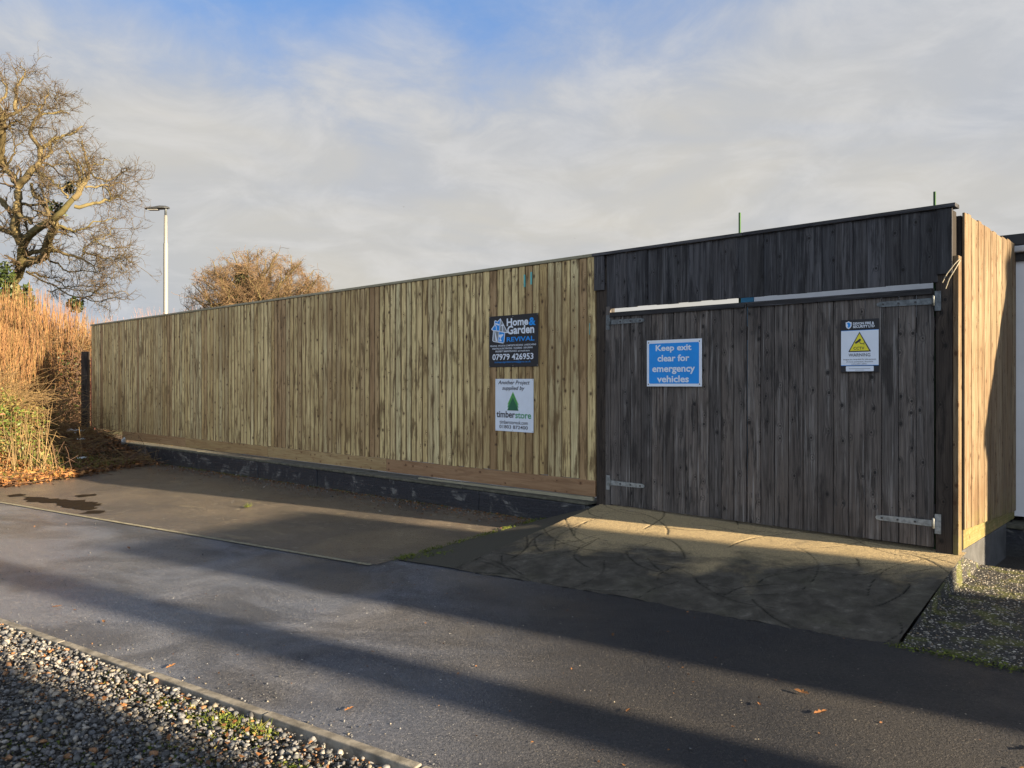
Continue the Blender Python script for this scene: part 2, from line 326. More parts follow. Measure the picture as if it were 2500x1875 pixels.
M['brick'] = plain('caster_brick', (.25, .13, .09), .9, 0, .3, 10, .4)
M['mudwater'] = None
def wetm():
    m, g, b = newmat('wet_mud'); P = pos(g); n = g.noise(P, 9, 5, .7)
    g.put(b.inputs['Base Color'], g.mix(n, (.008, .006, .004), (.035, .024, .013))); b.inputs['Specular IOR Level'].default_value = .08; g.put(b.inputs['Roughness'], g.mr(n, .3, .7, .55, .95))
    g.put(b.inputs['Normal'], g.bump(n, .8, .01)); return m
M['mudwater'] = wetm()

# ------------------------------------------------------------------ object helpers
def tag(o, label=None, cat=None, group=None, kind=None):
    for k, v in (('label', label), ('category', cat), ('group', group), ('kind', kind)):
        if v: o[k] = v
    return o
def thing(name, loc, label, cat, group=None):
    o = bpy.data.objects.new(name, None); o.empty_display_size = .2; COL.objects.link(o); o.location = loc
    return tag(o, label, cat, group)
def parent(o, p):
    if p is None: return
    o.parent = p
    off = Vector((0, 0, 0)); q = p
    while q: off += q.location; q = q.parent
    o.location = -off if False else o.location
    w = Vector((0, 0, 0)); q = p
    while q: w += Vector(q.location); q = q.parent
    o.location = -w
def link(name, me, mat, par=None, smooth=False):
    o = bpy.data.objects.new(name, me); COL.objects.link(o)
    if mat: me.materials.append(mat)
    if smooth: me.shade_smooth()
    parent(o, par); return o
PROFILE = ((0., -.012), (0., .004), (.06, .0135), (.22, .019), (.5, .0215), (.80, .0185), (.90, .014), (.93, .007), (1., .0055), (1., -.012))
class MB:
    def __init__(s): s.v = []; s.f = []; s.uv = []; s.r = []
    def quadbox(s, c8, uvs=None, r=0.):
        """8 corners: 0-3 back (ccw), 4-7 front"""
        b = len(s.v); s.v += [tuple(p) for p in c8]
        F = [(0, 3, 2, 1), (4, 5, 6, 7), (0, 1, 5, 4), (1, 2, 6, 5), (2, 3, 7, 6), (3, 0, 4, 7)]
        for f in F:
            s.f.append(tuple(b+i for i in f)); s.r.append(r)
            s.uv += [uvs[i] if uvs else (0, 0) for i in f]
    def box(s, fr, a0, a1, o0, o1, z0, z1, r=None, along='z', zt=None, bev=0):
        """box in a frame function fr(a, off, z); z1 may differ at a0/a1 through zt=(za,zb)"""
        if r is None: r = random.random()
        za, zb = zt if zt else (z1, z1)
        P = [fr(a0, o0, z0), fr(a1, o0, z0), fr(a1, o0, zb), fr(a0, o0, za), fr(a0, o1, z0), fr(a1, o1, z0), fr(a1, o1, zb), fr(a0, o1, za)]
        k = r*61.7
        co = [(a0, z0, o0), (a1, z0, o0), (a1, zb, o0), (a0, za, o0), (a0, z0, o1), (a1, z0, o1), (a1, zb, o1), (a0, za, o1)]
        if along == 'z': U = [(a-a0+o+k, z+k*3.1) for a, z, o in co]
        elif along == 'a': U = [(z-z0+o+k, a+k*3.1) for a, z, o in co]
        else: U = [(z-z0+a+k, o+k*3.1) for a, z, o in co]
        s.quadbox(P, U, r)
    def prism(s, fr, prof, z0, z1, r):
        n = len(prof); b = len(s.v); k = r*61.7; a0 = prof[0][0]
        for z in (z0, z1): s.v += [fr(a, o, z) for a, o in prof]
        for i in range(n):
            j = (i+1) % n; s.f.append((b+j, b+i, b+n+i, b+n+j)); s.r.append(r)
            s.uv += [(prof[j][0]-a0+k, z0+k*3.1), (prof[i][0]-a0+k, z0+k*3.1), (prof[i][0]-a0+k, z1+k*3.1), (prof[j][0]-a0+k, z1+k*3.1)]
        for z, off, rev in ((z0, 0, 0), (z1, n, 1)):
            idx = [b+off+i for i in range(n)]; uvs = [(a-a0+k, z+o+k*3.1) for a, o in prof]
            if rev: idx = idx[::-1]; uvs = uvs[::-1]
            s.f.append(tuple(idx)); s.uv += uvs; s.r.append(r)
    def build(s, name, mat, par=None, bevel=0, smooth=False):
        me = bpy.data.meshes.new(name); me.from_pydata(s.v, [], s.f)
        u = me.uv_layers.new(name='UVMap'); u.data.foreach_set('uv', np.array(s.uv, 'f').ravel())
        a = me.attributes.new('rnd', 'FLOAT', 'FACE'); a.data.foreach_set('value', np.array(s.r, 'f'))
        me.validate(); 
        o = link(name, me, mat, par, smooth)
        if bevel:
            b = o.modifiers.new('bevel', 'BEVEL'); b.width = bevel; b.segments = 2; b.limit_method = 'ANGLE'
        return o
def world(x, y, z): return (x, y, z)
def npmesh(name, V, F, mat, par=None, rnd=None, smooth=False, k=3):
    V = np.asarray(V, 'f').reshape(-1, 3); F = np.asarray(F, 'i')
    me = bpy.data.meshes.new(name); n = len(F); k = F.shape[1]
    me.vertices.add(len(V)); me.vertices.foreach_set('co', V.ravel())
    me.loops.add(n*k); me.loops.foreach_set('vertex_index', F.ravel())
    me.polygons.add(n); me.polygons.foreach_set('loop_start', np.arange(0, n*k, k, dtype='i')); 
    me.update(calc_edges=True)
    if rnd is not None:
        a = me.attributes.new('rnd', 'FLOAT', 'FACE'); a.data.foreach_set('value', np.asarray(rnd, 'f'))
    return link(name, me, mat, par, smooth)
def lathe(name, prof, mat, par, loc, n=20, axis='z'):
    V = []; F = []
    for r_, z in prof:
        for i in range(n):
            a = 2*math.pi*i/n; V.append((loc[0]+r_*math.cos(a), loc[1]+r_*math.sin(a), loc[2]+z))
    for j in range(len(prof)-1):
        for i in range(n): F.append((j*n+i, j*n+(i+1) % n, (j+1)*n+(i+1) % n, (j+1)*n+i))
    F.append(tuple(range(n))[::-1]); F.append(tuple((len(prof)-1)*n+i for i in range(n)))
    me = bpy.data.meshes.new(name); me.from_pydata(V, [], F); return link(name, me, mat, par, True)
# ---- plants in numpy
def tubes(P, Rr, sides=3):
    P = np.asarray(P, float); N, K, _ = P.shape; Rr = np.broadcast_to(np.asarray(Rr, float), (N, K))
    T = np.gradient(P, axis=1); T /= np.linalg.norm(T, axis=2, keepdims=True)+1e-9
    ref = np.where(np.abs(T[:, :1, 2:3]) > .8, np.array([1., .1, 0]), np.array([0, 0, 1.]))
    A = np.cross(T, ref); A /= np.linalg.norm(A, axis=2, keepdims=True)+1e-9; B = np.cross(T, A)
    V = np.empty((N, K, sides, 3))
    for i in range(sides):
        a = 2*math.pi*i/sides; V[:, :, i] = P+(A*math.cos(a)+B*math.sin(a))*Rr[..., None]
    idx = np.arange(N*K*sides).reshape(N, K, sides)
    F = np.stack([idx[:, :-1], np.roll(idx, -1, 2)[:, :-1], np.roll(idx, -1, 2)[:, 1:], idx[:, 1:]], -1).reshape(-1, 4)
    return V.reshape(-1, 3), F, np.repeat(rng.random(N), (K-1)*sides)
class Plant:
    def __init__(s): s.V = []; s.F = []; s.R = []; s.n = 0
    def add(s, t):
        V, F, r_ = t; s.V.append(V); s.F.append(F+s.n); s.R.append(r_); s.n += len(V)
    def build(s, name, mat, par=None, smooth=False):
        return npmesh(name, np.concatenate(s.V), np.concatenate(s.F), mat, par, np.concatenate(s.R), smooth)
def unit(v): return v/(np.linalg.norm(v, axis=-1, keepdims=True)+1e-9)
def walk(p0, d, L, K, wig, grav=0):
    N = len(p0); P = np.empty((N, K, 3)); P[:, 0] = p0; d = unit(d); st = (L/(K-1))[:, None]
    for k in range(1, K):
        d = unit(d+rng.normal(0, wig, (N, 3))+np.array([0, 0, grav])); P[:, k] = P[:, k-1]+d*st
    return P
def sprout(P, Rr, n, L, K, wig, spread=.9, up=.1, t0=.25, rf=.55, grav=0, rmin=.003):
    N, Kp, _ = P.shape; i = rng.integers(0, N, n); t = t0+(1-t0)*rng.random(n); x = t*(Kp-1); j = np.minimum(x.astype(int), Kp-2); f = (x-j)[:, None]
    p = P[i, j]*(1-f)+P[i, j+1]*f; T = unit(P[i, j+1]-P[i, j]); r_ = Rr[i, j]*(1-f[:, 0])+Rr[i, j+1]*f[:, 0]
    d = T+spread*unit(rng.normal(0, 1, (n, 3)))+np.array([0, 0, up])
    LL = L*(.5+rng.random(n)); Q = walk(p, d, LL, K, wig, grav)
    r0 = np.clip(r_*rf, rmin, None); RR = r0[:, None]*np.linspace(1, .35, K)[None]
    return Q, np.maximum(RR, rmin*.7)
def leaves(c, size, flat=0., lng=1.6):
    n = len(c); s_ = size*(.6+.8*rng.random(n))[:, None]
    a = unit(rng.normal(0, 1, (n, 3))*np.array([1, 1, 1-flat])); b = unit(np.cross(a, rng.normal(0, 1, (n, 3))*np.array([1-flat, 1-flat, 1])+1e-6))
    up = np.cross(a, b)*s_*.25
    V = np.stack([c-a*s_*lng/2, c+b*s_*.45+up, c+a*s_*lng/2, c-b*s_*.45+up], 1).reshape(-1, 3)
    F = np.arange(n*4).reshape(n, 4); return V, F, rng.random(n)
_ico = None
def rocks(c, size, flatz=.6, squash=(1, .75)):
    ph = (1+5**.5)/2
    I = np.array([(-1, ph, 0), (1, ph, 0), (-1, -ph, 0), (1, -ph, 0), (0, -1, ph), (0, 1, ph), (0, -1, -ph), (0, 1, -ph), (ph, 0, -1), (ph, 0, 1), (-ph, 0, -1), (-ph, 0, 1)])/1.9
    T = np.array([(0, 11, 5), (0, 5, 1), (0, 1, 7), (0, 7, 10), (0, 10, 11), (1, 5, 9), (5, 11, 4), (11, 10, 2), (10, 7, 6), (7, 1, 8), (3, 9, 4), (3, 4, 2), (3, 2, 6), (3, 6, 8), (3, 8, 9), (4, 9, 5), (2, 4, 11), (6, 2, 10), (8, 6, 7), (9, 8, 1)])
    n = len(c); V = np.broadcast_to(I, (n, 12, 3))*(1+rng.uniform(-.42, .42, (n, 12, 3)))
    sc_ = np.stack([np.ones(n)*squash[0], squash[1]*(.7+.5*rng.random(n)), flatz*(.6+.8*rng.random(n))], 1)
    V = V*sc_[:, None]*(np.asarray(size)/2).reshape(-1, 1, 1)
    a = rng.random(n)*6.283; ti = rng.normal(0, .35, n); ca, sa = np.cos(a)[:, None], np.sin(a)[:, None]; ct, st_ = np.cos(ti)[:, None], np.sin(ti)[:, None]
    x, y, z = V[..., 0], V[..., 1], V[..., 2]; y, z = y*ct-z*st_, y*st_+z*ct; x, y = x*ca-y*sa, x*sa+y*ca
    V = np.stack([x, y, z], -1)+c[:, None]
    F = (T[None]+np.arange(n)[:, None, None]*12).reshape(-1, 3); return V.reshape(-1, 3), F, np.repeat(rng.random(n), 20)

# ================================================================== SETTING
def sheet(name, xs, ys, zf, mat, mask=None, kind='structure'):
    X, Y = np.meshgrid(xs, ys); Z = zf(X, Y); nx, ny = len(xs), len(ys)
    idx = np.arange(nx*ny).reshape(ny, nx); F = np.stack([idx[:-1, :-1], idx[:-1, 1:], idx[1:, 1:], idx[1:, :-1]], -1).reshape(-1, 4)
    if mask is not None:
        cx = (X[:-1, :-1]+X[1:, 1:]).ravel()/2; cy = (Y[:-1, :-1]+Y[1:, 1:]).ravel()/2; F = F[mask(cx, cy)]
    o = npmesh(name, np.stack([X, Y, Z], -1).reshape(-1, 3), F, mat, None, np.zeros(len(F)), True)
    o['kind'] = kind; return o
sheet('ground', np.linspace(-900, 900, 61), np.linspace(-900, 1500, 81), lambda x, y: x*0-.32, M['soil'])
def frsheet(name, a0, a1, t0, t1, dz, mat, n=(60, 40)):
    A, T = np.meshgrid(np.linspace(a0, a1, n[0]), np.linspace(t0, t1, n[1])); X = RD[0]*A+RP_[0]*T; Y = RD[1]*A+RP_[1]*T; Z = GZ(X, Y)+dz
    idx = np.arange(A.size).reshape(A.shape); F = np.stack([idx[:-1, :-1], idx[:-1, 1:], idx[1:, 1:], idx[1:, :-1]], -1).reshape(-1, 4)
    o = npmesh(name, np.stack([X, Y, Z], -1).reshape(-1, 3), F, mat, None, np.zeros(len(F)), True); o['kind'] = 'structure'; return o
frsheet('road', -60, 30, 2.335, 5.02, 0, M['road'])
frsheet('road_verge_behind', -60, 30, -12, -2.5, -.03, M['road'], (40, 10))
frsheet('forecourt', -34, -4.56, 4.745, 11.6, .004, M['fore'], (90, 40))
frsheet('forecourt_corner', -4.56, -1.5, 5.0, 8.6, .004, M['fore'], (10, 20))
frsheet('road_marking', -34, -4.59, 4.68, 4.73, .008, M['line'], (60, 3))
# forecourt continues behind the side fence as a yard
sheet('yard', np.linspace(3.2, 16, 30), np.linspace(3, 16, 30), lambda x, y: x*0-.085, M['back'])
frsheet('gravel_bed', -60, 30, -2.5, 2.275, -.055, M['bed'])

# kerb: thin concrete edging laid in lengths
mb = MB(); a = -30.35
def RF(a, off, z): 
    q = RD*a+RP_*off; return (q[0], q[1], z+float(GZ(q[0], q[1])))
while a < 12:
    j = random.uniform(-.004, .004); mb.box(RF, a+.004, a+.905, 2.283+j, 2.329+j, -.12, .016+random.uniform(-.003, .003), along='a'); a += .915
k = mb.build('kerb', M['kerb'], None, .005); k['kind'] = 'structure'

# verge mound at the far left: height field
VE = [(-6.6, 15.6), (-7.35, 14.2), (-7.35, 12.9), (-7.75, 11.75), (-8.7, 10.2), (-10.5, 8.6), (-14, 6.6)]
def vdist(x, y):
    """signed distance left of the verge edge"""
    best = np.full(np.shape(x), 1e9); sg = np.zeros(np.shape(x))
    for (x0, y0), (x1, y1) in zip(VE[:-1], VE[1:]):
        ex, ey = x1-x0, y1-y0; t = np.clip(((x-x0)*ex+(y-y0)*ey)/(ex*ex+ey*ey), 0, 1)
        d = np.hypot(x-x0-t*ex, y-y0-t*ey); s_ = np.sign(-(ex*(y-y0)-ey*(x-x0)))
        u = d < best-1e-6; best = np.where(u, d, best); sg = np.where(u, s_, sg)
    return best*sg
def VZ(x, y):
    d = vdist(x, y); k = np.clip(d/3.2, 0, 1)
    bump_ = .05*np.sin(x*3.1+y*1.7)*np.sin(y*2.3-x)+.03*np.sin(x*7+1)*np.sin(y*6.1)
    return GZ(x, y)-.02+np.where(d > 0, .03+.50*k*k*(3-2*k)*(1+.0*x)+bump_*np.clip(d, 0, 1), d*.4)
sheet('verge', np.arange(-26, -6.2, .16), np.arange(5.5, 30, .16), VZ, M['soil'], lambda x, y: vdist(x, y) > -.25)

# imprinted concrete ramp
GL = np.array((*FP(3.30, 0, 0)[:2], .252)); GR = np.array((*FP(-.04, 0, 0)[:2], .212))
BL = np.array((-.455, 6.316, .0005)); BR = np.array((2.20, 4.455, .0015))
BK = .12  # runs under the gates
GLb = GL-np.array((*NO, 0))*BK; GRb = GR-np.array((*NO, 0))*BK
nx, ny = 300, 190
U, Vv = np.meshgrid(np.linspace(0, 1, nx), np.linspace(0, 1, ny))
def bil(U, V):
    top = GLb[None, None]*(1-U[..., None])+GRb[None, None]*U[..., None]; bot = BL*(1-U[..., None])+BR*U[..., None]
    # front edge wavers where the asphalt laps over it
    P = bot*(1-V[..., None])+top*V[..., None]
    zz = np.where(V > .93, top[..., 2], bot[..., 2]+(top[..., 2]-bot[..., 2])*np.clip(V/.93, 0, 1)**.9)
    P[..., 2] = zz; return P
P = bil(U, Vv)
edgew = (np.sin(U*23)*.5+np.sin(U*61+2)*.3+np.sin(U*9+1))*.018*(1-Vv)**6
P[..., 0] += NO[0]*edgew; P[..., 1] += NO[1]*edgew
arc_r = np.random.default_rng(11); gd = np.full(U.shape, 9.)
ax_, ay_ = P[..., 0], P[..., 1]
for k in range(62):
    u_, v_ = arc_r.uniform(-.02, 1.02), arc_r.uniform(-.02, 1.0); c = bil(np.array([[u_]]), np.array([[v_]]))[0, 0]
    r_ = arc_r.uniform(.3, 1.1); th = arc_r.uniform(-math.pi, math.pi); sp = arc_r.uniform(.2, .8)
    cx, cy = c[0]-r_*math.cos(th), c[1]-r_*math.sin(th)
    an = np.arctan2(ay_-cy, ax_-cx)-th; an = (an+math.pi) % (2*math.pi)-math.pi
    rr = np.hypot(ax_-cx, ay_-cy); d = np.abs(rr-r_-.006*np.sin(an*9)) + np.clip(np.abs(an)-sp, 0, 9)*r_*1.5
    d = d/arc_r.uniform(.45, .9)
    gd = np.minimum(gd, d)
gro = np.clip(1.25-gd/.0092, 0, 1); gro = gro*gro*(3-2*gro)
P[..., 2] -= .009*gro
P[..., 2] += .003*np.sin(ax_*5+ay_*3)*np.sin(ay_*7)+.004*np.sin(ax_*17+ay_*9)*np.sin(ay_*23-ax_*11)*(1-Vv)**3
P[..., 2] += arc_r.normal(0, .0008, P.shape[:2])
idx = np.arange(nx*ny).reshape(ny, nx); F = np.stack([idx[:-1, :-1], idx[:-1, 1:], idx[1:, 1:], idx[1:, :-1]], -1).reshape(-1, 4)
ramp = npmesh('driveway_ramp', P.reshape(-1, 3), F, M['concrete'], None, np.zeros(len(F)), True); ramp['kind'] = 'structure'
for nm, dat in (('groove', gro), ('edge', np.clip(1-Vv, 0, 1)*(.55+.45*U))):
    at = ramp.data.attributes.new(nm, 'FLOAT', 'POINT'); at.data.foreach_set('value', dat.astype('f').ravel())
# smooth flank of the ramp
def patch(name, c, mat, n=24, jag=.0):
    c = [np.array(q, float) for q in c]; U, V = np.meshgrid(np.linspace(0, 1, n), np.linspace(0, 1, n)); U = U[..., None]; V = V[..., None]
    P = (c[0]*(1-U)+c[1]*U)*(1-V)+(c[3]*(1-U)+c[2]*U)*V
    if jag: P[..., :2] += (rng.random((n, n, 2))-.5)*jag
    idx = np.arange(n*n).reshape(n, n); F = np.stack([idx[:-1, :-1], idx[:-1, 1:], idx[1:, 1:], idx[1:, :-1]], -1).reshape(-1, 4)
    o = npmesh(name, P.reshape(-1, 3), F, mat, None, np.zeros(len(F)), True); o['kind'] = 'structure'; return o
wl = FP(3.95, .03, 0)
patch('ramp_flank', [(-.985, 6.635, .004), (BL[0]-.012, BL[1]-.002, .004), (GL[0]-.012, GL[1]-.003, .246), (wl[0], wl[1], .045)], M['apron'])
# exposed aggregate slab right of the ramp
c3 = [np.array(q) for q in ((2.215, 4.44, .004), (3.385, 5.86, .205), (3.86, 6.40, .015), (4.9, 5.45, .0), (4.2, 3.05, -.045), (5.9, 4.5, -.075))]
tri = [(0, 2, 1), (0, 3, 2), (0, 4, 3), (4, 5, 3)]
me = bpy.data.meshes.new('aggregate_slab')
sv = [tuple(q) for q in c3]+[(q[0], q[1], q[2]-.12) for q in c3]
me.from_pydata(sv, [], [t for t in tri]+[(0, 4, 10, 6), (4, 5, 11, 10), (5, 3, 9, 11), (3, 2, 8, 9), (1, 0, 6, 7)])
link('aggregate_slab', me, M['slab'])['kind'] = 'structure'
ps = []; sz = []
for a_, b_, c_ in tri:
    A_, B_, C_ = c3[a_], c3[b_], c3[c_]; ar = np.linalg.norm(np.cross(B_-A_, C_-A_))/2; n = int(ar*2600)
    u_, v_ = rng.random(n), rng.random(n); fl = u_+v_ > 1; u_[fl] = 1-u_[fl]; v_[fl] = 1-v_[fl]
    ps.append(A_+(B_-A_)*u_[:, None]+(C_-A_)*v_[:, None])
ps = np.concatenate(ps); sz = rng.uniform(.008, .022, len(ps)); pl = Plant(); pl.add(rocks(ps, sz, .35))
pl.build('slab_pebbles', M['flint'])['kind'] = 'stuff'
# pothole hollow, tar patches and debris streak on the forecourt
def blob(name, pts, dz, mat):
    me = bpy.data.meshes.new(name); me.from_pydata([(x, y, float(GZ(x, y))+dz) for x, y in pts], [], [tuple(range(len(pts)))])
    o = link(name, me, mat); o['kind'] = 'structure'; return o
PH = [(-6.72, 10.68), (-6.35, 10.25), (-5.85, 10.0), (-5.55, 9.62), (-5.12, 9.5), (-5.2, 9.75), (-5.28, 9.95), (-5.45, 10.12), (-5.7, 10.3), (-6.1, 10.42), (-6.35, 10.62)]
PH2 = []
for k in range(len(PH)):
    (x0, y0), (x1, y1) = PH[k], PH[(k+1) % len(PH)]
    for f in (0, .2, .4, .6, .8): PH2.append((x0+(x1-x0)*f+random.uniform(-.045, .045), y0+(y1-y0)*f+random.uniform(-.05, .05)))
blob('pothole_mud', PH2, .009, M['mudwater'])
for k in range(3):
    cx, cy = [(-6.9, 10.85), (-5.0, 9.3), (-5.9, 10.75)][k]; blob('pothole_mud', [(cx+random.uniform(.08, .16)*math.cos(a*.5236), cy+random.uniform(.08, .2)*math.sin(a*.5236)) for a in range(12)], .0095, M['mudwater'])

# gravel stones: denser, larger near the viewpoint
n = 64000; A = rng.uniform(-6.0, 1.6, n); T = 2.275-rng.random(n)**1.1*2.3; zz = rng.uniform(-.045, -.012, n)
X = RD[0]*A+RP_[0]*T; Y = RD[1]*A+RP_[1]*T
kp = (Y > .6); X, Y, zz = X[kp], Y[kp], zz[kp]
s_ = np.clip(rng.lognormal(math.log(.0145), .5, len(X)), .005, .042); zz = zz+s_*.12
pl = Plant(); pl.add(rocks(np.stack([X, Y, zz], 1), s_, .62)); pl.build('gravel', M['gravel'])['kind'] = 'stuff'
# loose grit scattered over the asphalt
n = 1500; A = rng.uniform(-12, 6, n); T = rng.uniform(2.4, 8.5, n); X = RD[0]*A+RP_[0]*T; Y = RD[1]*A+RP_[1]*T
ok = ((X-C0[0])*NO[0]+(Y-C0[1])*NO[1] > .1) & ~((T > 4.9) & (X > -1.2)) & (vdist(X, Y) < 0); X, Y = X[ok], Y[ok]
pl = Plant(); pl.add(rocks(np.stack([X, Y, GZ(X, Y)+.006], 1), rng.lognormal(math.log(.005), .5, len(X)), .5)); n2_ = 260; A2 = rng.uniform(-6, 1.5, n2_); T2 = 2.34+rng.exponential(.09, n2_); X2 = RD[0]*A2+RP_[0]*T2; Y2 = RD[1]*A2+RP_[1]*T2
pl.add(rocks(np.stack([X2, Y2, GZ(X2, Y2)+.003], 1), rng.lognormal(math.log(.008), .4, n2_), .55)); pl.build('loose_grit', M['gravel'])['kind'] = 'stuff'

# ================================================================== NEW TIMBER FENCE
mb = MB(); mb.box(FP, 3.37, 17.71, -.03, -.013, .5, 2.82, r=.5, along='a')
fence = thing('timber_fence', FP(10, -.1, 0), 'long new pale timber fence of close vertical boards on a low black wall', 'fence')
mb.build('backing_boards', M['post'], fence)
mb = MB(); s = 3.365; i = 0
while s < 17.70:
    w = random.choice((.100, .108, .115, .122)); r_ = random.random()
    lift = .004*random.random(); zt = 2.832+random.uniform(-.004, .002)
    s1 = min(s+w+.012, 17.72); k = r_*61.7
    # rounded featheredge: high back, thin lapped lip on the left side
    z0, z1 = .492+random.uniform(-.006, .006), zt; lean = random.uniform(-.003, .003)
    mb.prism(FP, [(s+p*(w-.0035), o+(lift+lean*p if o > 0 else 0)) for p, o in PROFILE], z0, z1, r_)
    s += w; i += 1
mb.build('boards', M['new'], fence)
mb = MB()
for a, b in ((3.27, 6.3), (6.302, 9.9), (9.902, 13.8), (13.802, 17.75)): mb.box(FP, a, b, -.045, .034, 2.836, 2.868, along='a')
mb.build('capping_rail', M['cap'], fence, .003)
gb = [(3.365, 6.86, .08, 'red brown gravel board at the right end of the fence'), (6.865, 9.93, .9, None), (9.935, 12.9, .7, None), (12.905, 15.9, .35, None)]
for a, b, r_, lb in gb:
    mb = MB(); mb.box(FP, a, b, -.01, .030, .318, .488, r=r_, along='a'); o = mb.build('gravel_board', M['newboard'], fence, .004)
    if lb: o['label'] = lb
mb = MB(); mb.box(FP, 3.40, 6.2, -.01, .026, .272, .314, r=.95, along='a', zt=(.312, .29)); mb.build('packing_batten', M['cap'], fence, .002)
mb = MB(); mb.box(FP, 17.725, 17.80, -.06, .012, .2, 2.1, r=.4); mb.build('end_post', M['redpaint'], fence, .003)
for sx, z0_, z1_ in ((4.25, 2.62, 2.76), (4.35, 2.60, 2.74), (3.42, 2.02, 2.14)):
    mb = MB(); mb.box(FP, sx, sx+.022, .0165, .023, z0_, z1_); mb.build('chalk_mark', M['chalk'], fence)
# nail heads, two rows
mb = MB()
for zr in (.72, 1.55, 2.55):
    s = 3.42
    while s < 12:
        zz_ = zr+random.uniform(-.012, .012); mb.box(FP, s, s+.006, .012, .019, zz_, zz_+.006); s += random.choice((.05, .061))
mb.build('nails', M['bolt'], fence)['kind'] = 'stuff'

# low black wall
wall = thing('low_wall', FP(9.5, 0, 0), 'low black painted block wall with a pale coping under the new fence', 'wall')
mb = MB(); s = 3.42
for e in (5.0, 6.6, 8.4, 10.1, 12.28, 15.9):
    mb.box(FP, s+.016, e, -.25, .105+random.uniform(-.012, .012), -.3, .232, along='a'); s = e
mb.build('wall_face', M['wall'], wall, .012)
mb = MB(); mb.box(FP, 3.40, 15.95, -.25, .088, -.3, .225, along='a'); mb.build('wall_core', M['wall'], wall)
mb = MB(); s = 3.40
for e in (5.3, 7.4, 9.2, 11.0, 12.4, 14.2, 16.1): mb.box(FP, s, e-.01, -.25, .112+random.uniform(-.008, .008), .235, .262+random.uniform(-.003, .004), along='a'); s = e
mb.build('coping', M['coping'], wall, .008)

# ================================================================== GATEWAY
gate = thing('timber_gateway', FP(1.65, 0, .2), 'tall weathered grey black timber double gates under a boarded header', 'gate')
mb = MB()
mb.box(FP, 3.205, 3.355, -.09, .018, .2, 2.82, r=.3); mb.build('gate_post', M['post'], gate, .005)
mb = MB(); mb.box(FP, 3.175, 3.235, -.06, .024, .22, 2.30, r=.6); mb.build('door_stop', M['old'], gate, .004)
mb = MB(); mb.box(FP, .025, .14, -.10, .02, .14, 2.82, r=.35); o = mb.build('gate_post', M['post'], gate, .006); o['label'] = 'black corner gate post with worn brown patches'
mb = MB(); mb.box(FP, -.016, .022, -.075, .016, .14, 2.47, r=.5); mb.build('post_side_board', M['side'], gate, .003)
mb = MB(); s = .128
cnt = 0
while s < 3.2:
    w = random.uniform(.112, .135); e = min(s+w, 3.235); off = (cnt % 2)*.012+random.choice((0, .004)); cnt += 1; r_ = random.random()
    mb.box(FP, s-.004, e+.004, .004+off, .022+off, 2.278+random.uniform(-.004, .003), 2.828, r=r_); s = e
mb.box(FP, 3.237, 3.365, .026, .046, 2.474, 2.828, r=.9)
mb.box(FP, .022, .126, .026, .044, 2.335, 2.828, r=.1)
mb.build('header_boards', M['header'], gate, .002)
for z_ in (2.42, 2.68): mb = MB(); mb.box(FP, .03, 3.2, -.05, .002, z_, z_+.08, r=.2, along='a'); mb.build('header_rail', M['post'], gate)
mb = MB(); mb.box(FP, -.004, 1.7, -.06, .060, 2.832, 2.862, r=.2, along='a'); mb.box(FP, 1.704, 3.385, -.06, .060, 2.832, 2.862, r=.8, along='a'); mb.build('header_capping', M['header'], gate, .003)
def strap(par, s0, s1, z, mat, name='hinge'):
    """tee hinge: long strap with rounded tip at s0, plate and barrel at s1"""
    d = 1 if s1 > s0 else -1; mb = MB(); hh = .024; t0, t1 = .028, .034
    P2 = [(s1, -hh), (s0+d*.04, -hh*.85), (s0+d*.008, -hh*.6), (s0, 0), (s0+d*.008, hh*.6), (s0+d*.04, hh*.85), (s1, hh)]
    n = len(P2); V = [FP(a, t0, z+b) for a, b in P2]+[FP(a, t1, z+b) for a, b in P2]; F = [tuple(range(n)), tuple(range(n, 2*n))]
    for i in range(n): F.append((i, (i+1) % n, n+(i+1) % n, n+i))
    me = bpy.data.meshes.new(name); me.from_pydata(V, [], F); h = link(name, me, mat, par)
    mb = MB(); a, b = sorted((s1+d*.012, s1+d*.055)); mb.box(FP, a, b, .026, .033, z-.075, z+.075); mb.build('hinge_plate', mat, None and h or h)
    c = FP(s1+d*.004, .040, z-.035); lathe('hinge_pin', [(.010, 0), (.010, .07), (.007, .078)], mat, h, c, 10)
    for f in (.12, .4, .7):
        a = s0+(s1-s0)*f; mb = MB(); mb.box(FP, a-.007, a+.007, .034, .040, z-.007, z+.007); mb.build('bolt', M['bolt'], h)
    return h
def leaf(s0, s1, hinges, label):
    mb = MB(); s = s0; k = round((s1-s0)/.124); w = (s1-s0)/k
    zb = lambda q: .25+(.235-.25)*(3.2-q)/3.2 + .012
    lf = None
    for i in range(k):
        a, b = s+.0026, s+w-.0026; r_ = random.random()
        mb.box(FP, a, b, .0+random.uniform(-.001, .002), .024+random.uniform(-.001, .002), zb(a), 2.236, r=r_); s += w
    lf = mb.build('gate_leaf', M['old'], gate, .0045); lf['label'] = label
    for z_ in (.45, 1.9): mb = MB(); mb.box(FP, s0, s1, -.045, -.004, z_, z_+.12, r=.4, along='a'); mb.build('ledge', M['old'], lf)
    mb = MB(); mb.box(FP, s0+.01, s1-.01, .028, .046, 2.188, 2.234, r=.5, along='a'); mb.build('top_rail', M['header'], lf, .003)
    for a, b, z, m_ in hinges: strap(lf, a, b, z, m_)
leaf(1.680, 3.172, [(2.754, 3.165, 2.135, M['galv']), (2.754, 3.165, .485, M['galvl'])], 'left gate leaf of grey boards')
leaf(.150, 1.674, [(.565, .155, 2.135, M['galv']), (.575, .155, .432, M['galvl'])], 'right gate leaf of grey boards')
mb = MB()
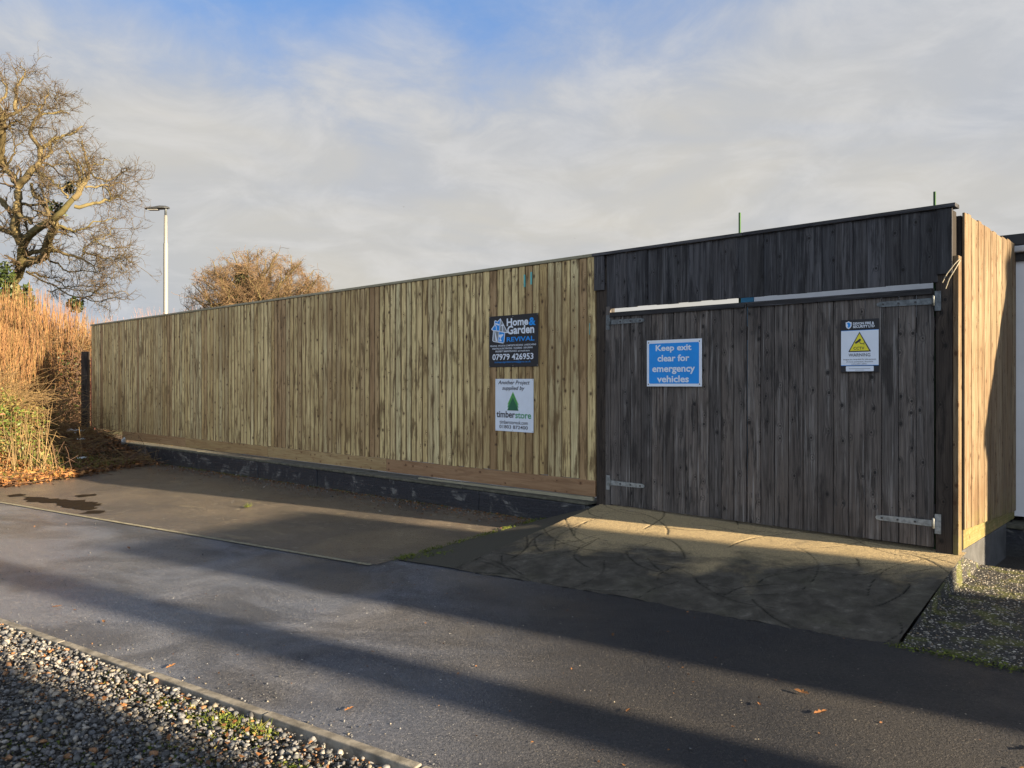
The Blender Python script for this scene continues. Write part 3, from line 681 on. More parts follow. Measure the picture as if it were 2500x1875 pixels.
for zr in (.5, 1.95):
    s = .2
    while s < 3.15: mb.box(FP, s, s+.005, .024, .028, zr+random.uniform(-.02, .02), zr+.026); s += .062
mb.build('nails', M['bolt'], gate)['kind'] = 'stuff'
# twine on the post
P_ = [np.array(FP(-.025, .03, 2.44)), np.array(FP(.0, .06, 2.40)), np.array(FP(.05, .07, 2.33)), np.array(FP(.085, .05, 2.27))]
pl = Plant(); pl.add(tubes(np.array([P_, [p+np.array((.006, 0, -.012))*(i+1) for i, p in enumerate(P_)]]), .004, 5)); pl.build('twine', M['cord'], gate)

# ================================================================== SIDE FENCE
side = thing('side_fence', RP(1, 0, 0), 'short sunlit brown plank fence running back from the gateway on a cement base', 'fence')
mb = MB(); t = 0.; i = 0
while t < 1.94:
    w = random.uniform(.095, .125); e = min(t+w, 1.95); off = .0 if i % 2 else .004
    f0 = t/1.95; zt = 2.812+random.uniform(-.012, .012); zb = .385-.085*f0
    mb.box(RP, t+.001, e+.002, .0+off, .018+off, zb, zt); t = e; i += 1
mb.build('boards', M['side'], side, .003)
for t_ in (0., 1.88): mb = MB(); mb.box(RP, t_, t_+.06, -.09, -.002, .2, 2.79, r=.1); mb.build('fence_post', M['post'], side, .004)
mb = MB(); mb.box(RP, .035, 1.95, -.03, .006, .228, .40, r=.3, along='a'); mb.build('gravel_board', M['sidelow'], side, .004)
mb = MB(); mb.box(RP, .0, 1.60, -.12, .004, -.2, .224, along='a'); mb.build('cement_base', M['cement'], side, .012)

# ================================================================== WHITE BUILDING behind
bld = thing('white_building', FP(-1, -4, 0), 'low white rendered building with black flat roof edge behind the gates', 'building')
mb = MB(); mb.box(FP, -7, 2.60, -6.5, -2.06, .25, 2.66); mb.build('wall', M['whitewall'], bld)
mb = MB(); mb.box(FP, -7, 2.60, -6.5, -1.80, -.2, .165); mb.build('plinth', M['wall'], bld, .02)
mb = MB(); mb.box(FP, -7, 2.60, -6.5, -1.78, .167, .20); mb.build('plinth_ledge', M['coping'], bld, .01)
mb = MB(); mb.box(FP, -7.1, 2.66, -6.6, -1.98, 2.80, 2.91); mb.build('roof', M['felt'], bld, .01)
mb = MB(); mb.box(FP, -7.05, 2.62, -2.055, -1.96, 2.735, 2.797); mb.build('gutter', M['gutter'], bld, .015)
mb = MB(); mb.box(FP, -7.05, 2.62, -2.09, -2.02, 2.662, 2.733); mb.build('fascia', M['felt'], bld)
mb = MB(); mb.box(FP, 2.605, 2.78, -2.2, -2.04, .25, 2.74); mb.build('corner_trim', M['bluetrim'], bld)
mb = MB(); mb.box(FP, -.16, -.19, -2.058, -2.045, .60, .618); mb.build('wall_bracket', M['bolt'], bld)
def rod(s, z1, label):
    mb = MB(); h = .008; mb.box(FP, s-h, s+h, -.10-.009, -.10+.009, .1, z1); mb.box(FP, s-h*.6, s+h, -.10-.012, -.10-.009, .1, z1-.01)
    o = mb.build('metal_stake', M['greenpaint'], None, .002); tag(o, label, 'stake', 'green stakes behind the gateway')
rod(1.806, 3.08, 'thin green stake standing above the middle of the gate header')
rod(.177, 3.00, 'thin green stake standing near the right end of the gate header')

# ================================================================== SIGNS
class Sign:
    def __init__(s, name, label, sL, sR, zT, zB, off, th, panelmat, skew=0):
        s.L, s.Rr, s.T, s.B, s.off = sL, sR, zT, zB, off; s.w = sL-sR; s.h = zT-zB
        s.o = thing(name, FP((sL+sR)/2, off, zB), label, 'sign')
        s.k = skew
        mb = MB(); mb.box(s.fr, 0, 1, -th/s.w, 0, 0, 1); mb.build('panel', panelmat, s.o, .0015)
        s.th = th
    def fr(s, u, o, v):   # u 0..1 from left, v 0..1 from the top, o in widths
        return FP(s.L-u*s.w, s.off+o*s.w, s.T-v*s.h-s.k*u)
    def poly(s, name, pts, mat, lay=1):
        n = len(pts); e = .0007*lay/s.w; V = [s.fr(u, e, v) for u, v in pts]+[s.fr(u, e-.0005/s.w, v) for u, v in pts]
        F = [tuple(range(n)), tuple(range(n, 2*n))[::-1]]+[(i, (i+1) % n, n+(i+1) % n, n+i) for i in range(n)]
        me = bpy.data.meshes.new(name); me.from_pydata(V, [], F); return link(name, me, mat, s.o)
    def text(s, name, txts, mat, lay=3):
        """txts: (string, u0, v0, u1, v1, bold, shear)"""
        for t, u0, v0, u1, v1, bold, sh in txts:
            V = []; F = []
            cu = bpy.data.curves.new('t', 'FONT'); cu.body = t; cu.size = 1; cu.offset = bold; cu.shear = sh; cu.resolution_u = 3
            ob = bpy.data.objects.new('t', cu); COL.objects.link(ob)
            me = bpy.data.meshes.new_from_object(ob.evaluated_get(bpy.context.evaluated_depsgraph_get()))
            q = np.array([v.co[:] for v in me.vertices]); mn, mx = q.min(0), q.max(0); b = len(V)
            for p in q:
                a = (p[0]-mn[0])/(mx[0]-mn[0]); c = (p[1]-mn[1])/(mx[1]-mn[1]); V.append(s.fr(u0+(u1-u0)*a, .0007*lay/s.w, v1+(v0-v1)*c))
            F += [tuple(b+i for i in f.vertices) for f in me.polygons]
            bpy.data.objects.remove(ob); bpy.data.meshes.remove(me); bpy.data.curves.remove(cu)
            me = bpy.data.meshes.new(name); me.from_pydata(V, [], F); link(name, me, mat, s.o)
    def screws(s, pts, mat, r_=.006):
        for u, v in pts:
            V = [s.fr(u+r_/s.w*math.cos(a*math.pi/4), .002/s.w, v+r_/s.h*math.sin(a*math.pi/4)) for a in range(8)]
            V += [s.fr(u+r_/s.w*math.cos(a*math.pi/4), .0, v+r_/s.h*math.sin(a*math.pi/4)) for a in range(8)]
            me = bpy.data.meshes.new('screw'); me.from_pydata(V, [], [tuple(range(8))]+[(i, (i+1) % 8, 8+(i+1) % 8, 8+i) for i in range(8)])
            link('screw', me, mat, s.o)
def rr(u0, v0, u1, v1, r_, asp=1):
    o = []
    for cx, cy, a0 in ((u1-r_, v0+r_*asp, -90), (u1-r_, v1-r_*asp, 0), (u0+r_, v1-r_*asp, 90), (u0+r_, v0+r_*asp, 180)):
        for k in range(5): a = R(a0+k*22.5); o.append((cx+r_*math.cos(a), cy+r_*asp*math.sin(a)))
    return o
# 1 black fencing contractor sign
s1 = Sign('trade_sign', 'square black trade sign with a blue house logo and phone number on the new fence', 4.916, 4.150, 2.294, 1.696, .028, .004, M['black'])
hz = lambda x, y: ((x-190)/1240, (y-(255-105*(x-190)/1240))/(1255+80*(x-190)/1240)) if True else None
H = [(490, 290), (570, 430), (680, 640), (672, 655), (612, 652), (590, 885), (558, 915), (300, 872), (278, 840), (300, 602), (258, 582), (248, 560), (325, 462), (330, 362), (350, 342), (375, 340), (402, 374)]
s1.poly('logo_outline', [hz(*p) for p in H], M['white'], 1)
s1.poly('logo_roof_left', [hz(*p) for p in ((480, 325), (462, 600), (300, 584), (272, 566), (345, 470), (348, 368), (385, 364), (408, 396))], M['signblue'], 2)
s1.poly('logo_roof_right', [hz(*p) for p in ((500, 325), (655, 632), (474, 612))], M['signgrey'], 2)
s1.poly('logo_wall_left', [hz(*p) for p in ((318, 606), (448, 624), (420, 875), (302, 852))], M['signgrey'], 2)
s1.poly('logo_wall_right', [hz(*p) for p in ((460, 626), (596, 650), (574, 895), (436, 876))], M['signblue'], 2)
s1.poly('logo_roller', [hz(*p) for p in ((362, 405), (468, 440), (455, 474), (352, 438))], M['white'], 3)
s1.poly('logo_roller_handle', [hz(*p) for p in ((358, 440), (392, 500), (396, 586), (380, 584), (376, 510), (345, 450))], M['white'], 3)
s1.poly('logo_hammer', [hz(*p) for p in ((490, 492), (520, 448), (570, 440), (585, 478), (556, 470), (560, 622), (543, 620), (538, 472), (512, 480))], M['white'], 3)
s1.poly('logo_saw', [hz(*p) for p in ((335, 618), (352, 612), (412, 850), (386, 868), (366, 840))], M['white'], 3)
s1.poly('logo_drill', [hz(*p) for p in ((450, 700), (560, 682), (570, 700), (520, 760), (502, 775), (500, 815), (526, 845), (520, 862), (468, 862), (470, 825), (484, 775), (446, 740))], M['white'], 3)
s1.text('lettering', [('Home', .375, .062, .81, .212, .03, 0), ('Garden', .385, .205, .925, .372, .03, 0),
    ('FENCING  WOOD & COMPOSITE DECKING  LANDSCAPING', .03, .568, .962, .600, .012, 0), ('PAINTING & DECORATING   FLOORING   DRYLINING', .075, .622, .895, .655, .012, 0),
    ('PROPERTY MAINTENANCE  and much more', .14, .676, .835, .711, .012, 0), ('07979 426953', .075, .742, .91, .862, .02, 0)], M['white'])
s1.text('blue_lettering', [('&', .82, .075, .955, .225, .035, 0), ('REVIVAL', .375, .424, .93, .512, .02, 0), ('homeandgardenrevival@gmx.co.uk', .125, .882, .855, .928, .0, 0)], M['signblue'])
s1.screws([(.015, .015), (.985, .02), (.5, .03), (.012, .98), (.985, .975), (.5, .97)], M['screw'], .005)
# 2 white timber supplier sign
s2 = Sign('supplier_sign', 'white sign with a green tree logo below the black trade sign', 4.812, 4.219, 1.560, .955, .03, .004, M['white'], skew=.003)
s2.poly('logo_tree_back', [(.475, .243), (.625, .492), (.60, .487), (.345, .487), (.325, .492)], M['green1'], 1)
s2.poly('logo_tree_middle', [(.475, .275), (.625, .545), (.6, .54), (.35, .54), (.325, .545)], M['green2'], 2)
s2.poly('logo_tree_rim', [(.475, .318), (.625, .60), (.325, .60)], M['green1'], 3)
s2.poly('logo_tree_front', [(.475, .345), (.625, .60), (.325, .60)], M['green3'], 4)
s2.text('lettering', [('Another Project', .08, .03, .91, .128, .015, .25), ('supplied by', .19, .138, .78, .232, .015, .25), ('timber', .035, .612, .53, .742, .022, 0),
    ('timberstoreuk.com', .12, .79, .86, .86, .008, 0), ('01803 872400', .115, .882, .86, .948, .012, 0)], M['ink'])
s2.text('green_lettering', [('store', .54, .638, .945, .745, .018, 0)], M['greentext'])
s2.screws([(.02, .02), (.47, .02), (.98, .02), (.02, .98), (.47, .98), (.98, .98)], M['screw'], .004)
# 3 blue keep-exit sign
s3 = Sign('notice_sign', 'blue notice with white border asking to keep the exit clear on the left gate leaf', 2.713, 2.110, 1.927, 1.476, .052, .004, M['white'])
s3.poly('blue_field', rr(.042, .07, .952, .94, .02, 1.35), M['signblue'], 1)
s3.text('lettering', [('Keep exit', .17, .105, .82, .275, .028, 0), ('clear for', .205, .32, .785, .465, .028, 0), ('emergency', .105, .585, .885, .735, .028, 0), ('vehicles', .195, .765, .775, .912, .028, 0)], M['white'])
s3.screws([(.035, .05), (.96, .055), (.03, .955), (.962, .95)], M['bolt'], .006)
# bright standoff fixings behind
# 4 cctv warning
s4 = Sign('warning_sign', 'white and black camera warning sign with a yellow triangle on the right gate leaf', .840, .542, 2.025, 1.597, .050, .003, M['black'])
s4.poly('white_field', [(.01, .212), (.995, .212), (.995, .868), (.01, .868)], M['white'], 1)
s4.poly('blue_stripe', [(.01, .205), (.995, .205), (.995, .212), (.01, .212)], M['signblue'], 1)
s4.poly('lower_stripe', [(.01, .868), (.995, .868), (.995, .876), (.01, .876)], M['signblue'], 1)
s4.poly('triangle_border', [(.50, .235), (.795, .605), (.79, .617), (.215, .617), (.21, .605)], M['ink'], 2)
s4.poly('triangle', [(.50, .268), (.752, .596), (.248, .596)], M['yellow'], 3)
s4.poly('camera_symbol', [(.385, .435), (.515, .365), (.545, .388), (.53, .402), (.535, .408), (.42, .462), (.385, .455)], M['ink'], 4)
s4.poly('camera_bracket', [(.49, .428), (.505, .422), (.535, .456), (.615, .456), (.615, .432), (.628, .432), (.628, .492), (.615, .492), (.615, .468), (.53, .468)], M['ink'], 4)
s4.text('lettering', [('CCTV', .345, .522, .63, .575, .012, 0), ('WARNING', .215, .645, .785, .705, .0, 0), ('Images are recorded for the purpose', .07, .745, .93, .778, .0, 0),
    ('of crime prevention, detection', .15, .79, .85, .823, .0, 0), ('and public safety.', .29, .832, .70, .862, .0, 0)], M['ink'], 5)
s4.poly('contact_box', rr(.14, .888, .868, .985, .02, .7), M['white'], 1)
s4.poly('contact_print', [(.22, .932), (.78, .932), (.78, .940), (.22, .940)], M['signgrey'], 2)
s4.poly('contact_print', [(.38, .960), (.62, .960), (.62, .967), (.38, .967)], M['signgrey'], 2)
s4.poly('shield', [(.135, .045), (.175, .045), (.21, .028), (.25, .045), (.292, .045), (.29, .12), (.265, .155), (.212, .178), (.16, .155), (.137, .12)], M['white'], 1)
s4.poly('shield_flame', [(.16, .07), (.21, .05), (.265, .075), (.262, .12), (.22, .155), (.18, .14), (.2, .10)], M['signblue'], 2)
s4.text('white_lettering', [('DEVON FIRE &', .33, .055, .88, .103, .03, 0), ('SECURITY LTD', .33, .113, .89, .163, .03, 0)], M['white'], 2)

# ================================================================== LAMP
lx, ly = -13.36, 30.
lamp = thing('street_lamp', (lx, ly, 0), 'pale street lamp column with a flat dark head behind the fence', 'street lamp')
lathe('pole', [(.10, -.3), (.10, 2.2), (.085, 2.25), (.083, 6.9), (.066, 6.95), (.060, 8.0)], M['pole'], lamp, (lx, ly, 0), 20)
lathe('collar', [(.045, 0), (.045, .22), (.05, .23), (.05, .3)], M['galv'], lamp, (lx, ly, 8.0), 14)
hd = MB(); prof = [(-.78, .02, .11), (-.7, .055, .15), (-.45, .10, .18), (-.2, .15, .19), (.0, .13, .15), (.13, .07, .08)]
V = []; F = []
for x, h, w in prof:
    for k in range(10):
        a = math.pi*k/9; V.append((lx+x, ly+w*math.cos(a), 8.26+h*math.sin(a)*.8+.03*(x+.3)))
    V.append((lx+x, ly, 8.24+.02*(x+.3)))
n = 11
for j in range(len(prof)-1):
    for k in range(n): F.append((j*n+k, j*n+(k+1) % n, (j+1)*n+(k+1) % n, (j+1)*n+k))
F.append(tuple(range(n))); F.append(tuple((len(prof)-1)*n+k for k in range(n))[::-1])
me = bpy.data.meshes.new('lamp_head'); me.from_pydata(V, [], F); lh = link('lamp_head', me, M['lamphead'], lamp)
mb = MB(); mb.box(world, lx-.66, lx-.28, ly-.11, ly+.11, 8.205, 8.228); mb.build('lamp_glass', M['lens'], lh)

# ================================================================== TREES
rng = np.random.default_rng(21)
def poly3(pts, depth, K=None, jit=.5):
    """limb polyline given as (x, z) metres in the tree's own plane, bowed in depth"""
    q = np.array(pts, float); n = len(q); K = K or max(6, n*3)
    t = np.linspace(0, n-1, K); X = np.interp(t, range(n), q[:, 0]); Z = np.interp(t, range(n), q[:, 1])
    for _ in range(1):
        X[1:-1] = (X[:-2]+2*X[1:-1]+X[2:])/4; Z[1:-1] = (Z[:-2]+2*Z[1:-1]+Z[2:])/4
    yy = jit*(1.5*np.sin(X*.9+Z*.7+1)+1.0*np.sin(Z*1.3-X*.8))
    k = (depth+yy)/depth
    return np.stack([X*k, depth+yy, 1.5+(Z-1.5)*k], 1)
DEP = 28.
def AZ(x, y): return ((x/5.86-1106)/1680*DEP, 1.5+(829-(123.9+y/5.86))/1680*DEP)
LIMBS = [([(-17.86, 2.3),(-17.92, 3.72),(-17.89, 4.86),(-17.95, 5.23),(-17.67, 5.63),(-17.67, 6.05),(-17.69, 6.42),(-17.41, 6.79),(-17.07, 7.16),(-16.61, 7.45),(-16.16, 7.7),(-15.79, 8.18)], 0.21, 0.085),([(-15.79, 8.18),(-15.5, 8.55),(-15.36, 8.95),(-15.19, 9.1),(-15.25, 9.55),(-15.42, 9.98),(-15.53, 10.24)], 0.1, 0.02),([(-17.67, 6.56),(-17.95, 7.16),(-17.78, 7.76),(-17.69, 8.27),(-17.78, 8.7),(-17.49, 8.81),(-17.21, 9.27),(-16.93, 9.58),(-17.01, 10.01)], 0.16, 0.085),([(-17.01, 10.01),(-17.24, 10.41),(-17.35, 10.75),(-17.21, 11.0),(-17.01, 11.2),(-17.07, 11.4)], 0.07, 0.035),([(-17.78, 8.7),(-18.06, 9.04),(-18.35, 9.44),(-18.6, 9.84)], 0.11, 0.08),([(-16.93, 9.58),(-16.58, 9.81),(-16.61, 10.09)], 0.05, 0.03),([(-16.95, 9.92),(-16.58, 10.24),(-16.33, 10.41),(-15.93, 10.44),(-15.67, 10.58),(-15.5, 10.78)], 0.065, 0.025),([(-17.01, 11.2),(-16.67, 11.27),(-16.33, 11.32),(-16.04, 11.29),(-15.9, 11.19)], 0.04, 0.013),([(-16.39, 11.37),(-16.39, 11.66),(-16.41, 12.03)], 0.018, 0.008),([(-17.07, 11.4),(-16.87, 11.52),(-16.78, 11.83),(-16.67, 11.94),(-16.76, 12.14)], 0.035, 0.012),([(-16.87, 11.52),(-17.3, 11.55),(-17.44, 11.63),(-17.3, 11.8)], 0.03, 0.014),([(-18.46, 9.41),(-18.4, 9.84),(-18.38, 10.69),(-18.38, 10.98),(-18.35, 11.26)], 0.13, 0.11),([(-18.35, 10.98),(-18.01, 11.23),(-17.69, 11.37),(-17.44, 11.57)], 0.07, 0.03),([(-17.89, 11.37),(-17.86, 11.77),(-17.86, 12.11),(-17.69, 12.48),(-17.52, 12.71),(-17.52, 12.83),(-17.64, 12.94)], 0.055, 0.01),([(-18.35, 11.26),(-18.49, 11.66),(-18.15, 12.03),(-18.26, 12.28),(-18.38, 12.57),(-18.43, 12.83)], 0.05, 0.01),([(-18.29, 10.72),(-18.12, 10.72),(-18.04, 10.86),(-17.67, 10.95)], 0.05, 0.03),([(-17.49, 5.85),(-16.84, 6.11),(-16.76, 6.42),(-16.61, 6.85),(-16.44, 7.27),(-16.56, 7.53)], 0.15, 0.12),([(-17.52, 6.11),(-17.01, 6.28),(-16.44, 6.25),(-16.02, 6.14),(-15.59, 6.05),(-15.16, 5.77),(-14.96, 5.54)], 0.075, 0.015),([(-15.76, 7.9),(-15.16, 7.99),(-14.74, 8.07),(-14.48, 8.13),(-14.51, 8.47),(-14.74, 8.55)], 0.06, 0.015),([(-14.48, 8.13),(-14.22, 8.18),(-14.0, 8.3)], 0.02, 0.008),([(-16.39, 7.16),(-16.02, 7.1),(-15.79, 6.95),(-15.36, 7.19),(-14.88, 7.39),(-14.17, 7.42)], 0.055, 0.012),([(-16.67, 5.97),(-16.3, 5.74),(-15.93, 5.54),(-15.45, 5.57),(-14.88, 5.43),(-14.45, 5.34)], 0.035, 0.01),([(-17.49, 5.54),(-17.01, 5.4),(-16.61, 5.28),(-15.99, 5.27)], 0.04, 0.012),([(-16.44, 5.26),(-16.1, 5.03),(-15.3, 5.0),(-14.59, 5.08)], 0.022, 0.008),([(-15.48, 6.11),(-15.45, 6.34),(-15.16, 6.54),(-15.05, 6.71),(-15.16, 6.96)], 0.03, 0.012),([(-15.45, 6.28),(-15.02, 6.17),(-14.65, 6.05),(-14.31, 5.99),(-14.0, 5.6)], 0.03, 0.01),([(-14.31, 5.99),(-14.02, 6.11),(-13.74, 5.97)], 0.018, 0.008),([(-15.05, 6.68),(-14.65, 6.48),(-14.17, 6.39),(-13.77, 6.42)], 0.02, 0.008),([(-15.05, 6.71),(-14.65, 6.73),(-14.45, 7.02),(-14.31, 7.13)], 0.018, 0.008),([(-18.43, 7.13),(-18.01, 6.9),(-17.75, 6.88)], 0.08, 0.07),([(-18.43, 8.13),(-18.12, 7.84),(-17.58, 7.53),(-17.3, 7.27)], 0.085, 0.07),([(-15.59, 8.59),(-15.62, 9.13),(-15.59, 9.41),(-15.87, 9.7),(-16.02, 9.87)], 0.055, 0.02),([(-15.42, 9.44),(-15.02, 9.38),(-14.71, 9.47),(-14.51, 9.58)], 0.03, 0.01),([(-15.22, 9.13),(-14.74, 8.81),(-14.17, 8.99),(-13.88, 9.27)], 0.035, 0.008),([(-15.36, 8.59),(-15.02, 8.59),(-14.59, 8.7),(-14.17, 8.76),(-13.83, 8.59)], 0.035, 0.01),([(-16.33, 8.55),(-16.44, 8.75),(-16.67, 8.95),(-17.01, 9.16)], 0.03, 0.02),([(-16.02, 8.18),(-16.27, 8.53),(-15.87, 8.75),(-15.65, 8.73)], 0.035, 0.018),([(-17.3, 8.7),(-17.18, 8.27),(-16.78, 7.9),(-16.67, 7.59)], 0.05, 0.06),([(-16.73, 7.79),(-16.76, 8.1),(-16.95, 8.55),(-17.01, 8.7)], 0.04, 0.015),([(-17.49, 5.57),(-16.73, 5.14),(-15.87, 4.69),(-15.02, 4.46),(-14.17, 4.57),(-13.77, 4.52)], 0.03, 0.008),([(-16.73, 4.86),(-15.87, 4.91),(-14.88, 4.77),(-14.02, 4.86),(-13.77, 4.69)], 0.02, 0.008),([(-15.59, 4.46),(-15.16, 4.69),(-14.74, 5.03),(-14.31, 5.08)], 0.015, 0.008),([(-14.88, 5.43),(-14.79, 5.71),(-15.02, 5.99)], 0.015, 0.01),([(-18.43, 9.13),(-18.01, 9.55),(-17.86, 9.84),(-17.95, 9.98),(-17.61, 10.18),(-17.58, 10.35),(-17.75, 10.64)], 0.04, 0.008),([(-17.21, 9.27),(-16.84, 9.36),(-16.44, 9.36),(-16.02, 9.53)], 0.035, 0.01),([(-16.61, 8.87),(-16.95, 9.04),(-17.21, 9.16)], 0.03, 0.04)]
oak = thing('oak_tree', (-18., DEP, 0), 'large gnarled bare oak tree rising above the hedge at the left edge', 'tree')
tr = Plant(); allP = []; 
for pts, r0, r1 in LIMBS:
    K = 24; r0 *= 1.1; P_ = poly3(pts, DEP, K)[None]; nz = rng.normal(0, .035, (K-2, 3)); nz[1:-1] = (nz[:-2]+nz[1:-1]+nz[2:])/2; P_[0, 1:-1] += nz; Rr = np.linspace(r0, r1, K)[None]
    tr.add(tubes(P_, Rr*(1+.05*rng.normal(0, 1, (1, K)).clip(-1, 1)), 8)); allP.append((P_, Rr, r0))
# hidden main trunk further left
P_ = poly3([(-20.2, -.3), (-20.0, 2.5), (-19.6, 5), (-19.4, 9)], DEP+.6, 24, .1)[None]; Rr = np.linspace(.75, .35, 24)[None]; tr.add(tubes(P_, Rr, 12)); 
P_ = np.concatenate([a for a, b, c in allP]); Rr = np.concatenate([b for a, b, c in allP])
tr.build('trunk', M['bark'], oak, True)
tw = Plant()
wts = len(P_)
b1, r1_ = sprout(P_, Rr, 380, .72, 10, .27, .95, .12, .12, .42, rmin=.011); tw.add(tubes(b1, r1_, 4))
b2, r2_ = sprout(b1, r1_, 1900, .44, 8, .28, .85, .12, .2, .6, rmin=.008); tw.add(tubes(b2, r2_, 3))
b2b, r2b = sprout(P_, Rr, 800, .45, 8, .28, 1.1, .2, .1, .14, rmin=.008); tw.add(tubes(b2b, r2b, 3))
B = np.concatenate([b2, b2b]); RB = np.concatenate([r2_, r2b])
b3, r3_ = sprout(B, RB, 8500, .21, 5, .32, .8, .1, .2, .7, rmin=.0048); tw.add(tubes(b3, r3_, 3))
tw.build('twigs', M['twig'], oak)
def clump(cent, rad, n): 
    d = unit(rng.normal(0, 1, (n, 3)))*(rng.random((n, 1))**.4); return np.array(cent)+d*np.array(rad)
iv = Plant()
for (x, z), rd, n in (((-18.1, 4.9), (.28, .4, 1.0), 900), ((-17.35, 4.3), (.25, .4, .8), 700), ((-15.6, 4.35), (.3, .3, .3), 260), ((-16.3, 7.7), (.35, .3, .35), 200), ((-15.85, 8.5), (.2, .2, .25), 120), ((-18.2, 3.6), (.7, .5, .6), 700)):
    iv.add(leaves(clump((x, DEP-.2, z), rd, n), .085))
iv.build('ivy', M['ivy'], oak)

rng = np.random.default_rng(5)
# second oak, domed, far behind the fence
D2 = 50.; cx2 = (560-1106)/1680*D2
oak2 = thing('round_oak_tree', (cx2, D2, 0), 'distant round crowned bare oak with ivy showing above the fence', 'tree')
base = np.array((cx2+.15, D2, 4.65))
tips = []
for k in range(60):
    a = k*2.39996; e = math.asin(min(.999, .04+.95*(k+.5)/60))
    tips.append(base+np.array((math.cos(a)*math.cos(e)*4.7, math.sin(a)*math.cos(e)*4.2, 1.3+math.sin(e)*4.2)))
tips = np.array(tips); K = 12; tt = np.linspace(0, 1, K)[None, :, None]
roots = base+np.array([(-1.1, 0, 0), (.9, .3, 0)])[rng.integers(0, 2, len(tips))]*np.array([1, 1, 1])+np.array((0, 0, .6))
mid = (roots+tips)/2+np.array((0, 0, -.5))+rng.normal(0, .35, roots.shape)
LP = roots[:, None]*(1-tt)**2+2*mid[:, None]*tt*(1-tt)+tips[:, None]*tt**2; LP[:, 1:-1] += rng.normal(0, .06, (len(tips), K-2, 3))
LR = np.repeat(np.linspace(.11, .025, K)[None], len(tips), 0)
tk = Plant(); tk.add(tubes(LP, LR, 5))
tk.add(tubes(np.array([[base+np.array((-1.1, 0, -4.6)), base+np.array((-1.15, 0, -.4)), base+np.array((-1.1, 0, .8))], [base+np.array((.9, .3, -4.6)), base+np.array((.95, .3, -.4)), base+np.array((.9, .3, .8))]]), .28, 8))
tk.build('trunk', M['bark'], oak2, True)
tw = Plant()
c1, q1 = sprout(LP, LR, 850, .95, 7, .3, .9, .25, .4, .45, rmin=.014); tw.add(tubes(c1, q1, 3))
c2, q2 = sprout(c1, q1, 5600, .5, 5, .3, .9, .15, .2, .7, rmin=.010)
c3_, q3 = sprout(c2, q2, 34000, .24, 4, .25, .8, .1, .2, .8, rmin=.0062)
def inside(c):
    p = c[:, -1]-base; return (p[:, 0]/5.1)**2+(p[:, 1]/4.8)**2+((p[:, 2]-1)/4.5)**2 < 1+.06*np.sin(p[:, 0]*3.1)+.05*np.sin(p[:, 0]*7)
for c, q, n in ((c2, q2, 3), (c3_, q3, 3)):
    ok = inside(c); tw.add(tubes(c[ok], q[ok], n))
tw.build('twigs', M['twig2'], oak2)
iv = Plant()
for x, z, rx, rz, n in ((-1.3, 5.5, .8, 1.2, 2600), (-2.0, 5.2, 1.0, .6, 900), (1.9, 5.5, .9, .7, 1200), (3.0, 5.4, .6, .5, 300), (.4, 5.8, .3, 1.0, 300), (-.9, 7.2, .5, .6, 300)):
    iv.add(leaves(clump((cx2+x, D2-.6, 1.5+z-.6), (rx, .7, rz), n), .16))
iv.build('ivy', M['ivy'], oak2)

# ================================================================== SHRUBS
rng = np.random.default_rng(9)
def shoots(n, xr, yr, z0, topf, r_=.006, lean=.06, K=6, wig=.03):
    x = rng.uniform(*xr, n); y = rng.uniform(*yr, n); z = rng.uniform(*z0, n); top = topf(x, y)*(1-.22*rng.random(n)**1.6)
    d = np.stack([rng.normal(0, lean, n), rng.normal(0, lean, n), np.ones(n)], 1); P_ = walk(np.stack([x, y, z], 1), d, np.maximum(top-z, .1), K, wig, .02)
    return tubes(P_, r_*np.linspace(1, .45, K)[None]*(.6+.8*rng.random((n, 1))), 3)
htop = lambda x, y: np.interp(x+ (y-20)*.6, [-16, -13.2, -12.2, -11.6, -10.8, -10.2, -9.8], [4.1, 4.0, 3.85, 3.6, 3.15, 2.95, 2.7])+.18*np.sin(x*5)+.12*np.sin(x*13+1)
hedge = thing('flailed_hedge', (-13, 20.5, .3), 'tall winter hedge of upright orange shoots left of the new fence', 'hedge')
h1 = Plant(); h1.add(shoots(4200, (-17.5, -10.1), (19.2, 22.6), (.8, 2.2), htop, .0075)); h1.build('upright_shoots', M['orange'], hedge)
h2 = Plant()
n = 5200; x = rng.uniform(-17.5, -10.2, n); y = rng.uniform(18.8, 22.2, n); z = rng.uniform(.4, 1., n)**1.*2.6
P_ = walk(np.stack([x, y, z], 1), rng.normal(0, 1, (n, 3))+np.array((0, 0, .55)), rng.uniform(.4, 1.1, n), 6, .25, .05); h2.add(tubes(P_, .006*np.linspace(1, .5, 6)[None], 3))
h2.build('tangled_stems', M['tan'], hedge)
h3 = Plant(); n = 3600; x = rng.uniform(-13.5, -10.15, n); y = rng.uniform(18.6, 21, n); z = rng.uniform(.2, 2.1, n)
P_ = walk(np.stack([x, y, z], 1), rng.normal(0, 1, (n, 3)), rng.uniform(.4, 1.2, n), 6, .25, -.03); h3.add(tubes(P_, .007*np.linspace(1, .5, 6)[None], 3)); h3.build('inner_stems', M['browntwig'], hedge)
h4 = Plant(); cc = np.stack([rng.uniform(-17, -10.3, 2600), rng.uniform(18.8, 19.8, 2600), rng.uniform(.3, 2.3, 2600)], 1); h4.add(leaves(cc, .055)); h4.build('dark_leaves', M['ivy'], hedge)
# leaf wall hiding sky at the base, fence shade put into its colour
h5 = Plant(); cc = np.stack([rng.uniform(-18, -9.9, 9000), rng.uniform(20.6, 22.4, 9000), rng.uniform(.1, 2.3, 9000)], 1); h5.add(leaves(cc, .12)); h5.build('dead_leaves', M['shadedleaf'], hedge)

